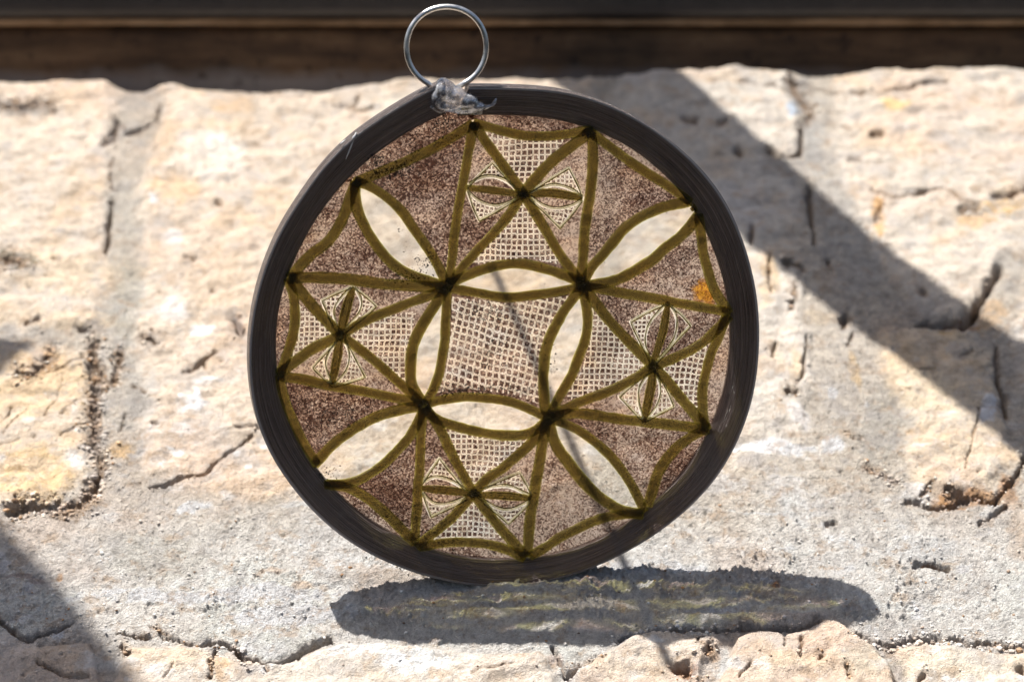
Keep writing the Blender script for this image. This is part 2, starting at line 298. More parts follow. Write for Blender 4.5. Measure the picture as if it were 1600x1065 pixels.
# cracks: polyline, half width, depth, crumble
CR = [
 ([(174,316),(175,332),(171,350),(170,368),(166,394)],3.0,16,.5),([(178,250),(172,280),(177,300)],1.4,5,.9), ([(196,214),(222,206),(244,192),(250,165)],2.2,10,.3), ([(166,236),(178,218),(186,196)],5,9,.7),
 ([(0,166),(30,174),(80,168)],7,8,1), ([(146,535),(148,585),(152,612),(146,650),(150,700),(160,722),(152,752)],10,13,1), ([(152,752),(130,782),(98,792),(60,788),(20,796)],9,16,1),
 ([(182,560),(190,548),(176,600)],6,10,1), ([(82,545),(72,570),(48,590),(32,585)],8,9,1), ([(130,562),(105,576),(70,590)],2,5,.5),
 ([(287,584),(300,581),(312,574),(324,563),(338,553)],2.6,8,.4), ([(368,672),(390,670),(408,676)],2.6,9,.4), ([(235,763),(262,752),(289,747),(318,738),(340,722),(361,709),(380,692),(394,684)],2.4,9,.4),
 ([(100,595),(88,625),(70,655)],1.4,4,.4), ([(122,625),(95,650)],1.4,4,.4), ([(20,640),(0,660)],1.5,5,.4), ([(45,640),(5,680)],1.4,4,.4), ([(140,655),(95,685)],1.6,5,.4), ([(195,645),(188,670)],1.6,5,.4), ([(0,700),(30,690)],1.4,4,.4),
 ([(-30,955),(0,968),(20,986),(42,999),(85,985)],4,13,.6), ([(85,985),(112,972)],2.5,7,.6), ([(60,1040),(100,1055),(140,1062)],2.5,8,.6),
 ([(185,988),(205,992),(235,994)],3,9,.6), ([(250,992),(300,1006),(330,1006)],2.5,9,.6), ([(318,1004),(345,1000),(385,1022),(405,1034),(440,1032),(470,1014),(516,994)],4.5,20,.5), ([(405,1032),(418,1052)],3,11,.6),
 ([(345,1008),(332,1030),(330,1062)],3.5,9,1), ([(192,1008),(200,1024)],4,12,.8), ([(255,1062),(272,1045)],1.8,7,.4), ([(365,1010),(392,1038)],5,9,1),
 ([(1199,234),(1220,247),(1247,245),(1252,232),(1252,198)],4.0,18,.3), ([(1236,132),(1250,158),(1268,172),(1262,190)],7,9,1), ([(1108,133),(1170,134),(1210,133)],2.5,5,.6),
 ([(1225,128),(1262,134),(1300,146),(1335,152),(1380,153),(1430,138),(1480,132)],2.4,8,.5), ([(1265,296),(1265,330),(1269,352)],5,15,.6), ([(1270,360),(1272,378)],2.6,8,.6),
 ([(1362,300),(1396,311),(1440,306),(1475,298),(1500,318),(1530,328)],2.4,9,.4), ([(1552,310),(1575,312),(1595,300),(1620,292)],5,14,.6), ([(1500,332),(1525,334)],5,10,.8), ([(1378,320),(1366,345)],3,6,.7),
 ([(1562,424),(1549,444),(1533,468),(1518,492),(1503,508),(1484,502),(1462,505),(1438,503)],5.5,28,.4), ([(1530,478),(1512,500)],9,18,.4), ([(1392,522),(1412,516),(1430,517)],2.4,8,.5),
 ([(1203,400),(1202,430),(1205,462)],2.6,8,.7), ([(1242,448),(1238,482)],3.4,8,.8), ([(1228,410),(1256,420)],6,8,1), ([(1294,404),(1298,420)],4,8,.7), ([(1321,492),(1317,504)],6,16,.5),
 ([(1260,530),(1257,560),(1255,584),(1245,602)],2.4,9,.5), ([(1230,616),(1244,614)],6,11,.8), ([(1212,540),(1206,560)],2.4,8,.5), ([(1176,360),(1172,378)],4,10,.6), ([(1331,520),(1326,540)],2.2,6,.7),
 ([(1557,540),(1556,565),(1560,600),(1570,618),(1573,650)],4.2,13,.6), ([(1500,560),(1520,550)],2,6,.6), ([(1440,452),(1444,462)],5,10,.5), ([(1434,580),(1460,578)],1.8,5,.5),
 ([(1418,780),(1452,789),(1482,792),(1500,774),(1525,776),(1553,784),(1573,760),(1593,733),(1610,700)],4.5,19,.8), ([(1480,770),(1500,780)],9,14,.8), ([(1570,792),(1550,806),(1530,818)],3.2,10,.8), ([(1440,772),(1455,757)],3,7,.8),
 ([(1292,818),(1304,812)],3.6,10,.7), ([(1323,670),(1347,684)],3,9,.8), ([(1352,726),(1398,750)],6,6,1), ([(1530,640),(1516,700),(1506,740)],1.5,4,.5),
 ([(1060,1050),(1072,1044),(1076,1054)],11,22,.5), ([(1104,1022),(1112,1012)],6,13,.8), ([(1088,1008),(1096,990)],3,6,1), ([(1284,1030),(1282,1036)],5,13,.6), ([(1226,986),(1224,1014)],1.8,5,.5), ([(1252,1000),(1249,1034)],2.2,7,.5), ([(1172,1044),(1156,1062)],2.2,7,.5), ([(1320,1044),(1326,1066)],3,9,.8),
 ([(862,1010),(872,1030),(880,1040),(886,1062)],3,13,.5), ([(890,1056),(910,1046),(938,1034)],6,18,.7), ([(960,1000),(1000,984),(1060,977),(1120,976)],4,10,.9), ([(1120,978),(1180,972),(1240,978),(1282,968)],3,11,.6), ([(1330,990),(1375,1004),(1402,1002),(1450,990),(1530,1000),(1600,1006),(1700,1008)],5,10,1),
 ([(740,1054),(760,1052),(800,1046)],2,7,.6), ([(1596,1046),(1610,1060)],6,14,.5), ([(560,150),(548,172),(562,176),(585,168)],3,9,.4), ([(520,166),(545,168)],2,6,.4), ([(330,140),(400,150),(440,152)],2,4,.5),
 ([(1070,188),(1086,192)],6.5,12,.6), ([(1124,194),(1133,193)],4.5,9,.6), ([(1150,240),(1157,243)],5.5,15,.4), ([(1362,210),(1378,211)],4.5,15,.4), ([(1328,251),(1340,249)],3.5,9,.5), ([(1320,203),(1330,205)],3,5,.6),
 ([(368,504),(375,520)],7,16,.4), ([(290,406),(302,408)],4,12,.4), ([(330,455),(336,456)],3,8,.5), ([(340,325),(345,326)],3,8,.4), ([(224,610),(228,612)],2.5,8,.5), ([(208,602),(213,604)],3,7,.5), ([(40,505),(60,500)],4,8,.6), ([(125,514),(145,518)],3,7,.7), ([(85,409),(95,410)],2.5,7,.5), ([(0,410),(20,412),(40,416)],9,8,1),
 ([(225,532),(240,536)],5,9,1), ([(318,572),(322,576)],3,9,.4), ([(240,662),(245,664)],2.5,9,.4), ([(1405,612),(1420,614)],2,5,.8),
 ([(235,980),(262,988)],3,7,.8), ([(1436,1062),(1445,1056)],3,8,.6),
]
BLOT = [ # x, y, rx, ry, rgb, strength
 (335,250,62,44,(250,240,226),.55),(350,240,30,24,(255,250,240),.5), (255,210,60,16,(214,190,160),.5), (360,170,30,20,(214,180,140),.7), (275,300,36,22,(232,196,150),.6), (345,440,60,60,(220,196,168),.5),
 (245,320,7,9,(255,255,255),1), (318,521,22,8,(255,255,255),.95), (300,634,28,13,(255,255,255),1), (303,620,7,12,(255,255,255),1), (275,706,20,8,(255,255,255),.8), (300,790,30,11,(255,255,255),.85), (318,596,26,8,(245,243,240),.7), (270,375,18,14,(232,232,232),.6), (275,490,30,22,(242,240,236),.7),
 (115,725,16,16,(250,250,248),.7), (375,712,8,5,(255,255,255),.8), (460,785,30,8,(255,255,255),.6), (395,730,6,4,(255,255,255),.8), (128,722,20,9,(240,238,230),.5),
 (60,600,80,60,(238,206,158),.5), (50,745,70,40,(240,204,146),.6), (190,700,20,14,(236,190,120),.6), (100,500,120,14,(240,216,180),.4), (130,430,110,30,(232,208,172),.4),
 (110,795,40,14,(150,120,84),.6), (150,590,14,26,(150,118,84),.5), (60,570,26,26,(196,150,96),.5), (150,650,10,40,(190,140,80),.5), (98,896,7,6,(222,176,130),.9),
 (180,250,24,110,(210,206,196),.25), (215,380,26,100,(212,208,198),.25), (200,480,30,60,(206,204,192),.5), (210,620,24,80,(208,204,196),.5), (20,410,44,10,(150,148,132),.7), (40,172,46,8,(168,160,152),.8),
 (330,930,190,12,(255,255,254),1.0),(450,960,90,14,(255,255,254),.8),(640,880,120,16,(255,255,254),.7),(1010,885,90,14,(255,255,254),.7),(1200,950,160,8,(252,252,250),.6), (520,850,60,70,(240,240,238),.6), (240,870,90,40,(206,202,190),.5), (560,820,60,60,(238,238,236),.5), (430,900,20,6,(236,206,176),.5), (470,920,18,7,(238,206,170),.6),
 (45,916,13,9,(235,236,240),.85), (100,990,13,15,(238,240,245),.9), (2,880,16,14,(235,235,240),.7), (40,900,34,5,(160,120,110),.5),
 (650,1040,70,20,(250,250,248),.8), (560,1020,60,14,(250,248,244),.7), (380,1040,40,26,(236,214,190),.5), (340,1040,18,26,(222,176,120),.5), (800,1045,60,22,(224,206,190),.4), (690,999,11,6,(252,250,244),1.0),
 (1000,850,120,50,(240,240,238),.5), (1210,700,75,13,(255,254,252),.85), (1300,606,11,9,(255,255,255),.95), (1304,686,19,14,(255,253,252),.9), (1120,760,50,14,(246,245,244),.6), (1245,650,20,20,(252,250,250),.6), (1350,628,5,4,(255,255,255),.8),
 (1170,722,24,12,(170,166,164),.5), (1380,660,42,56,(196,192,182),.7), (1340,420,40,60,(204,202,198),.5), (1275,230,22,50,(206,206,204),.6), (1240,172,12,8,(176,194,214),.8), (1300,330,30,70,(206,205,202),.4), (1254,150,20,28,(170,168,166),.55),
 (1400,170,22,10,(240,204,140),.8), (1372,345,12,34,(222,170,98),.7), (1570,325,40,10,(240,196,120),.7), (1500,510,34,12,(190,130,66),.75), (1545,492,20,30,(236,190,130),.5), (1525,345,30,14,(232,188,128),.6), (1540,300,30,10,(232,212,180),.5),
 (1240,576,10,24,(232,204,164),.6), (1340,580,10,24,(234,198,140),.6), (1200,440,14,40,(232,200,150),.5), (1280,500,30,12,(232,204,160),.3), (1440,610,60,30,(240,220,188),.5), (1510,785,50,14,(206,146,72),.75), (1580,770,18,26,(200,140,76),.6), (1540,638,17,18,(232,236,244),.8), (1490,525,16,6,(214,176,116),.6),
 (1455,887,24,6,(140,104,66),.95), (1590,830,20,60,(232,206,180),.4), (1440,860,60,20,(220,222,222),.5), (1205,920,8,5,(196,140,110),.9), (1190,914,9,3,(235,235,238),.8), (1400,945,160,8,(246,246,242),.5),
 (1066,1050,22,12,(170,104,60),.85), (1110,1022,14,9,(180,140,96),.6), (1120,1035,10,30,(250,248,244),.8), (1000,1050,80,24,(226,206,180),.4), (1290,1020,60,34,(224,192,168),.4), (1350,1040,60,26,(200,196,180),.5), (1500,1040,90,22,(240,226,202),.6), (1235,1045,60,14,(236,212,176),.4),
 (870,1035,14,10,(226,206,194),.6), (905,1050,24,8,(236,234,230),.5), (372,512,7,12,(130,78,40),.9), (1000,120,60,20,(208,204,204),.4), (1150,330,60,40,(205,203,204),.4), (610,165,60,20,(236,226,206),.5), (1180,800,60,2,(255,253,250),.7),
 (700,905,220,10,(170,150,128),.35), (560,760,40,30,(226,206,182),.4), (800,780,60,30,(232,224,210),.3), (600,720,50,30,(232,226,214),.4),
]
EDGE = [(-900,128),(0,128),(60,131),(120,127),(165,129),(195,141),(212,145),(235,138),(265,134),(350,139),(420,143),(500,139),(560,131),(640,123),(800,125),(900,123),(1000,117),(1060,111),(1150,104),(1200,105),(1250,113),(1300,117),(1380,110),(1470,110),(1600,113),(2400,112)]
def build_ledge():
    def axis(parts):
        out = []
        for a, b, s in parts: out.append(np.arange(a, b, s))
        return np.concatenate(out+[[parts[-1][1]]])
    xs = axis([(-1500,-1060,16),(-1060,-880,5),(-880,880,2.0),(880,1060,5),(1060,1500,16)])
    vmax = G(800, 95)[1]
    vs = axis([(-700,-330,14),(-330,-150,2.6),(-150,260,1.8),(260,700,2.6),(700,vmax,3.6),(vmax,vmax+200,12)])
    X, Yv = np.meshgrid(xs, vs); B = np.stack([X, Yv, (Yv-Y0)*TA], -1)
    px, py = project(B)
    # wobble of the pixel frame so no line is ruler-straight
    wx = px + 6*fbm(X, Yv, 38, 11, 3)+14*fbm(X, Yv, 120, 12, 2); wy = py + (5*fbm(X, Yv, 34, 23, 3)+10*fbm(X, Yv, 120, 24, 2))*np.where(py > 930, .45, 1)
    h = 9*fbm(X, Yv, 420, 1, 3) + 3.5*fbm(X, Yv, 110, 5, 4)
    sandy = np.ones_like(X)*1.0; colr = np.zeros(X.shape+(3,))
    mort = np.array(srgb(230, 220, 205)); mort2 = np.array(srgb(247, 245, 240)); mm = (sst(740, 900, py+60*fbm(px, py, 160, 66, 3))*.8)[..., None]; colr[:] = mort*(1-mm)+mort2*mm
    ids = np.zeros(X.shape, int); keys = list(STONES)
    for i, kx in enumerate(keys):
        poly, rise, c = STONES[kx]
        ins = inpoly(wx, wy, poly); d = polydist(wx, wy, poly+[poly[0]]); sd = np.where(ins, d, -d)
        m = sst(-1, 22 if poly[0][1] < 900 else 14, sd)
        rr = rise*(.55 if poly[0][1] < 900 and kx != 'f' else .9)
        h += rr*m; ids[ins] = i+1
        blend = sst(-9, 14, sd+9*fbm(X, Yv, 30, 33+i, 3))*.85
        cc = np.array(srgb(*c))
        colr = colr*(1-blend[..., None]) + cc*blend[..., None]; sandy = sandy*(1-.72*blend)
        # a shallow broken joint round the stone
        jm = np.exp(-(sd+1)**2/(2*3.0**2))*sst(.0, .5, fbm(X, Yv, 60, 31+i, 3))
        h -= (2.5 if poly[0][1] < 900 else 5)*jm
    # trowelled mortar band in front: soft ridges and lumps
    lump = fbm(X, Yv, 20, 41, 3); lump2 = fbm(X, Yv, 8, 47, 2)
    zone = np.clip(sandy-.28, 0, 1)/.72
    lump3 = fbm(X, Yv, 4.2, 53, 2); grit_ = np.clip(fbm(X, Yv, 5.5, 57, 2)-.15, 0, 1); h += zone*(3.0*lump+1.5*lump2+.6*lump3+5.0*grit_) + (1-zone)*(2.2*lump+1.0*lump2+1.2*grit_)
    rough = sst(.05, .5, fbm(px, py*1.6, 120, 61, 2))*sst(770, 810, py)*(1-sst(955, 985, py))
    h += rough*(6.0*np.abs(lump2+.5*lump)+3*lump3)*zone
    # step of mortar under the hoop (lit crest lines run along it)
    h += 5*np.exp(-((py-(905+.012*(px-800)))/16)**2)*sst(300, 600, px)*(1-sst(1300, 1500, px)) - 6*np.exp(-((py-985)/16)**2)*sst(400, 600, px)*(1-sst(1250, 1420, px))
    h += 3.5*np.exp(-((py-955-6*fbm(px, py, 200, 77, 2))/5)**2)*sst(520, 650, px)*(1-sst(1150, 1300, px))
    # layered bedding on the stones
    bed = fbm(X*.35+Yv*.5, Yv*1.1-X*.3, 26, 81, 4); h += (1-zone)*4.2*bed + 2.5*fbm(X, Yv, 45, 84, 3)
    facets = np.abs(fbm(X*.6+Yv*.4, Yv-X*.35, 90, 91, 3)); h += (1-zone)*9*sst(0, .5, facets)
    hair = np.abs(fbm(X*.8+Yv*.55, Yv*.75-X*.45, 70, 101, 4)); sel = sst(.15, .45, fbm(X, Yv, 150, 111, 2))
    h -= (1-zone)*4.0*np.exp(-(hair/.012)**2)*sel
    # colours
    pit = sst(.25, .6, fbm(px, py*1.5, 55, 63, 3))*sst(770, 815, py)*(1-sst(930, 965, py))*zone; h -= pit*4*np.clip(lump2+.3, 0, 1)
    bigc = fbm(X, Yv, 170, 121, 4); colr *= (1+.12*bigc)[..., None]
    warm = sst(.1, .6, fbm(X, Yv, 90, 131, 4))*(1-zone*.8); colr = colr*(1-.45*warm[..., None]) + np.array(srgb(226, 192, 148))*.45*warm[..., None]
    grey = sst(.15, .6, fbm(X, Yv, 70, 141, 4)); colr = colr*(1-.3*grey[..., None]) + np.array(srgb(196, 192, 188))*.3*grey[..., None]; pink = sst(.1, .6, fbm(X, Yv, 210, 145, 3)); colr = colr*(1-.4*pink[..., None]) + np.array(srgb(226, 196, 172))*.4*pink[..., None]
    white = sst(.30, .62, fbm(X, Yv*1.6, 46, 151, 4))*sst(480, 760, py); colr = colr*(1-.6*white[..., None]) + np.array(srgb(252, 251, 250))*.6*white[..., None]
    nb = fbm(X, Yv, 14, 161, 4)
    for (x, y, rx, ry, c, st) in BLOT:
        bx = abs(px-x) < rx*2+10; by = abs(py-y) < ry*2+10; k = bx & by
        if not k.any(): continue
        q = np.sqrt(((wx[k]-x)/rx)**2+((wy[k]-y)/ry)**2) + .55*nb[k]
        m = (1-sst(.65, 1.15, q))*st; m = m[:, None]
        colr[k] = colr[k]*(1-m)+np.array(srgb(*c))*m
    # cracks, joints and holes cut into the surface
    jit = fbm(X, Yv, 15, 171, 3); jf = fbm(X, Yv, 5.5, 173, 2); jf2 = fbm(X, Yv, 6, 175, 2); crz = np.zeros(X.shape)
    for (pts, wd, dep, crumb) in CR:
        x0 = min(p[0] for p in pts)-45; x1 = max(p[0] for p in pts)+45; y0 = min(p[1] for p in pts)-45; y1 = max(p[1] for p in pts)+45
        k = (px > x0) & (px < x1) & (py > y0) & (py < y1)
        if not k.any(): continue
        ux = px[k] + (2.2+3*crumb)*jit[k] + 1.6*jf[k]; uy = py[k] + 1.3*jf2[k] + (1.6+3*crumb)*fbm(X[k], Yv[k], 17, 181, 3)
        d = polydist(ux, uy, pts)
        wv = wd*np.clip(.80+.75*fbm(X[k], Yv[k], 26, 187, 3), .3, 1.4); f = np.exp(-(d/wv)**4*.9)*.8+.2*np.exp(-(d/(wd*2.2))**2); f = f*1.4
        if crumb >= .8: f = f*(.45+.75*np.clip(.5+1.2*lump2[k]+.6*lump[k], 0, 1))
        h[k] -= dep*.92*f
        # the lip of a crack: the stone beside it stands a little proud
        h[k] += dep*.12*np.exp(-((d-wd*2.4)/(wd*1.4))**2)
        dm = np.clip(np.exp(-(d/(wd*.9))**2)*.75, 0, 1)[:, None]; colr[k] = colr[k]*(1-dm)+np.array(srgb(150, 116, 84))*dm
        crz[k] = np.maximum(crz[k], crumb**2*np.exp(-(d/(wd*2.0))**2))
        if crumb >= .8: sandy[k] = np.maximum(sandy[k], np.exp(-(d/(wd*2.2))**2))
    # rectangular recess
    rx = np.clip(1-np.maximum(np.abs(wx-1455)-24, 0)/3, 0, 1)*np.clip(1-np.maximum(np.abs(wy-887)-4.5, 0)/2.5, 0, 1); h -= 11*rx
    # random pits
    for _ in range(170):
        x = rng.uniform(-60, 1660); y = rng.uniform(140, 1060); r = rng.uniform(1.2, 3.2); k = (abs(px-x) < 12) & (abs(py-y) < 12)
        if k.any():
            q = np.sqrt((px[k]-x)**2/1.6+(py[k]-y)**2)/r; h[k] -= rng.uniform(3, 8)*np.exp(-q**2)
    # small chips lying proud on the mortar
    for _ in range(260):
        x = rng.uniform(-60, 1660); y = rng.uniform(800, 1060); r = rng.uniform(1.5, 3.4); k = (abs(px-x) < 14) & (abs(py-y) < 14)
        if k.any():
            q = np.sqrt((px[k]-x)**2/1.5+(py[k]-y)**2)/r; h[k] += rng.uniform(1, 3.4)*np.exp(-q**4)
    q = np.sqrt(((wx-690)/11)**2+((wy-999)/6)**2); h += 6*(1-sst(.7, 1.1, q))
    # the back of the ledge drops away
    e = np.interp(px, [p[0] for p in EDGE], [p[1] for p in EDGE]) + 2*fbm(px, py*0, 60, 191, 3)
    dd = np.clip(e+9-py, 0, 400); h -= np.where(dd < 9, dd*dd*.10, 8.1+(dd-9)*2.4)
    h = np.maximum(h, -260)
    V = B + h[..., None]*LN
    # loose grit and crumbs lying on the mortar and in the broken joints
    vis = (px > -100) & (px < 1700) & (py > 120) & (py < 1110); pr = (vis*(crz*9 + .25*zone*(py > 760)+.5*rough+.02)/np.maximum(1, 1)).reshape(-1)
    areaw = (np.gradient(xs)[None, :]*np.gradient(vs)[:, None]).reshape(-1); pr = pr*areaw; pr /= pr.sum()
    pick = rng.choice(len(pr), 5200, p=pr, replace=False); Vf = V.reshape(-1, 3); GV = []; GF = []; GC = []; cf = colr.reshape(-1, 3); cz = crz.reshape(-1)
    ico = np.array([(0,0,1),(.894,0,.447),(.276,.851,.447),(-.724,.526,.447),(-.724,-.526,.447),(.276,-.851,.447),(.724,.526,-.447),(-.276,.851,-.447),(-.894,0,-.447),(-.276,-.851,-.447),(.724,-.526,-.447),(0,0,-1)])
    IF = [(0,1,2),(0,2,3),(0,3,4),(0,4,5),(0,5,1),(1,6,2),(2,7,3),(3,8,4),(4,9,5),(5,10,1),(6,7,2),(7,8,3),(8,9,4),(9,10,5),(10,6,1),(6,11,7),(7,11,8),(8,11,9),(9,11,10),(10,11,6)]
    for q_ in pick:
        r = rng.gamma(3.0, .42)+.5
        if cz[q_] > .4: r *= rng.uniform(1.0, 1.9)
        r = min(r, 6); sc3 = rng.uniform(.7, 1.2, 3)*np.array([1.1, 1, .8]); vv = ico*(1+rng.uniform(-.22, .22, (12, 1)))*r*sc3
        a_ = rng.uniform(0, 6.28); ca, sa_ = math.cos(a_), math.sin(a_); vv = vv@np.array([[ca, sa_, 0], [-sa_, ca, 0], [0, 0, 1]])
        o_ = len(GV)*12; GV.append(Vf[q_]+LN*r*.25+vv); GF += [(a+o_, b+o_, c+o_) for a, b, c in IF]
        cc = cf[q_]*rng.uniform(.6, 1.15) if rng.random() > .14 else np.array(srgb(*[(232, 224, 210), (120, 96, 74), (186, 150, 114)][rng.integers(3)])); GC.append(np.tile(np.append(np.clip(cc, .02, .86), 1), (12, 1)))
    gm = bpy.data.meshes.new('grit'); gm.from_pydata([tuple(v_) for v_ in (np.concatenate(GV)*S)], [], GF); gm.update()
    at_ = gm.attributes.new('stone_colour', 'FLOAT_COLOR', 'POINT'); at_.data.foreach_set('color', np.concatenate(GC).astype(np.float32).ravel())
    tag(link('grit', gm, M_stone, None, False), 'loose pale grit and crumbs scattered over the mortar and broken joints', 'grit', kind='stuff')
    ny, nx = X.shape; idx = np.arange(ny*nx).reshape(ny, nx)
    Q = np.stack([idx[:-1, :-1], idx[:-1, 1:], idx[1:, 1:], idx[1:, :-1]], -1).reshape(-1, 4)
    pid = ids[:-1, :-1].reshape(-1); pid2 = pid.reshape(ny-1, nx-1)
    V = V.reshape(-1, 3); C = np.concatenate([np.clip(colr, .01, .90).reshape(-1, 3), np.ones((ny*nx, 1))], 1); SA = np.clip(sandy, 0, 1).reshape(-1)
    root = None
    for i in range(0, len(keys)+1):
        m = pid2 == i; q = Q[m.reshape(-1)]
        if not len(q): continue
        # skirts give every piece thickness
        pad = np.zeros((ny+1, nx+1), bool); pad[1:-1, 1:-1] = m; sk = []
        for (dy, dx, a, b) in ((-1, 0, 0, 1), (0, 1, 1, 2), (1, 0, 2, 3), (0, -1, 3, 0)):
            nb_ = pad[1+dy:ny+dy, 1+dx:nx+dx]; bd = (m & ~nb_).reshape(-1); qq = Q[bd]; sk.append(np.stack([qq[:, b], qq[:, a]], -1))
        sk = np.concatenate(sk)
        used, inv = np.unique(q, return_inverse=True); q2 = inv.reshape(q.shape); n = len(used)
        su, sinv = np.unique(sk, return_inverse=True); sinv = sinv.reshape(sk.shape); ns = len(su)
        depth = 60.0 if i == 0 else 34.0
        top = V[su]; bot = V[su]-np.array([0, 0, depth]); VV = np.concatenate([V[used], top-LN*.02, bot])
        a, b = sinv[:, 0], sinv[:, 1]
        SQ = np.stack([n+b, n+a, n+ns+a, n+ns+b], -1)[:, ::-1]
        CC = np.concatenate([C[used], C[su], C[su]]); SS = np.concatenate([SA[used], SA[su], SA[su]])
        if i == 0:
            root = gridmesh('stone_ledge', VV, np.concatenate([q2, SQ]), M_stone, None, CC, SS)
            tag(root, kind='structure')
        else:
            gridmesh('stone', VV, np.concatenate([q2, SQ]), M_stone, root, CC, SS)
    return vmax
VB = build_ledge()

# mass of the wall under the ledge surface
def box(name, x0, x1, y0, y1, z0, z1, mat, parent=None, bev=0):
    import bmesh
    bm = bmesh.new(); bmesh.ops.create_cube(bm, size=1)
    for v in bm.verts:
        v.co = Vector(((x0 if v.co.x < 0 else x1)*S, (y0 if v.co.y < 0 else y1)*S, (z0 if v.co.z < 0 else z1)*S))
    if bev: bmesh.ops.bevel(bm, geom=bm.edges[:], offset=bev*S, segments=3, affect='EDGES', profile=.6)
    me = bpy.data.meshes.new(name); bm.to_mesh(me); bm.free()
    return link(name, me, mat, parent, False)
M_under = mat_plain('rough_masonry', srgb(170, 160, 148), .95)
wall_mass = tag(box('wall', -1500, 1500, -700, VB+420, -900, -470, M_under), kind='structure')

# ------------------------------------------------------------------ window timber behind the ledge
M_tan = mat_wood('worn_tan_wood', (.13, .075, .035), (.26, .16, .085), (.42, .28, .16), .8)
M_frame = mat_plain('dark_grey_painted_metal', (.030, .026, .026), .45)
yb = VB + 45
def zat(py, y):
    d = ray(800, py); t = (y-CAM[1])/d[1]; return (CAM+d*t)[2]
M_board = mat_wood('dark_brown_weathered_wood', (.045, .024, .011), (.105, .058, .028), (.18, .108, .055), .85, stone_shade=zat(104, yb))
def rough_board(name, x0, x1, y0, y1, z0, z1, mat, parent, amp, seed, n=220):
    # rounded bar along x with slightly uneven arrises
    xs = np.linspace(x0, x1, n); prof = []
    w_, h_ = y1-y0, z1-z0; r = min(w_, h_)*.22
    for cx, cz, a0 in ((r, r, 180), (w_-r, r, 270), (w_-r, h_-r, 0), (r, h_-r, 90)):
        for a in (0, 30, 60, 90):
            t = math.radians(a0+a); prof.append((cx+r*math.cos(t), cz+r*math.sin(t)))
    V = []; m = len(prof)
    wob = fbm(xs, xs*0+seed, 260, seed, 4)*amp; wob2 = fbm(xs, xs*0+seed, 160, seed+9, 4)*amp
    for i, x in enumerate(xs):
        for j, (a, b) in enumerate(prof):
            V.append((x, y0+a+wob2[i]*.5, z0+b+(wob[i] if b < h_/2 else wob2[i])))
    F = [(i*m+j, i*m+(j+1) % m, (i+1)*m+(j+1) % m, (i+1)*m+j) for i in range(n-1) for j in range(m)]
    F += [tuple(range(m))[::-1], tuple(range((n-1)*m, n*m))]
    return mesh(name, V, F, mat, parent)
board = rough_board('wooden_board', -1700, 1700, yb, yb+90, zat(128, yb)-220, zat(43, yb), M_board, None, 3.0, 301)
tag(board, 'dark brown weathered wooden board running along the back of the pale stone ledge', 'board')
strip = rough_board('wooden_strip', -1700, 1700, yb-22, yb+60, zat(41, yb-22), zat(29, yb-22), M_tan, None, 3.0, 311)
tag(strip, 'thin worn tan wooden strip lying on top of the dark brown board', 'wooden strip')
frame = rough_board('window_frame_rail', -1700, 1700, yb-40, yb+70, zat(29.5, yb-40), zat(-40, yb-40), M_frame, None, 1.5, 321)
tag(frame, 'dark grey painted rail across the very top above the tan strip', 'window frame')

# ------------------------------------------------------------------ things above the frame that cast the shadows
M_bar = mat_plain('grey_painted_timber', (.10, .09, .085), .7)
def caster(name, pix, T, thick, label, cat, group=None):
    q = [G(*p)+TOSUN*T for p in pix]; n = len(q)
    V = q + [p+np.array([0, 0, thick]) for p in q]
    F = [tuple(range(n)), tuple(range(2*n-1, n-1, -1))] + [(i, n+i, n+(i+1) % n, (i+1) % n) for i in range(n)]
    o = mesh(name, V, F, M_bar, None, False); tag(o, label, cat, group); return o
caster('window_bar', [(500,-165),(862,130),(1130,352),(1330,508),(1610,722),(1960,990),(2200,1020),(1750,640),(1560,515),(1360,370),(1066,124),(780,-165)], 2300, 18,
       'grey timber glazing bar overhead whose broad shadow slants down the right side of the ledge', 'window bar')
caster('shadow_board', [(-900,300),(-260,480),(-60,745),(5,822),(70,890),(130,965),(215,1070),(340,1230),(460,1420),(-900,1420)], 4200, 20,  # board added out of view to throw the lower left shadow
       'unseen grey timber board overhead, added to cast the soft shadow over the lower left corner of the ledge', 'window frame')
caster('shadow_block', [(-200,470),(-10,528),(22,528),(52,536),(38,556),(0,590),(-60,600),(-200,610)], 2600, 14,  # small blocker added out of view, outlined from the shadow it casts
       'unseen short timber block overhead, added to shade a small patch at the left edge', 'shadow block')

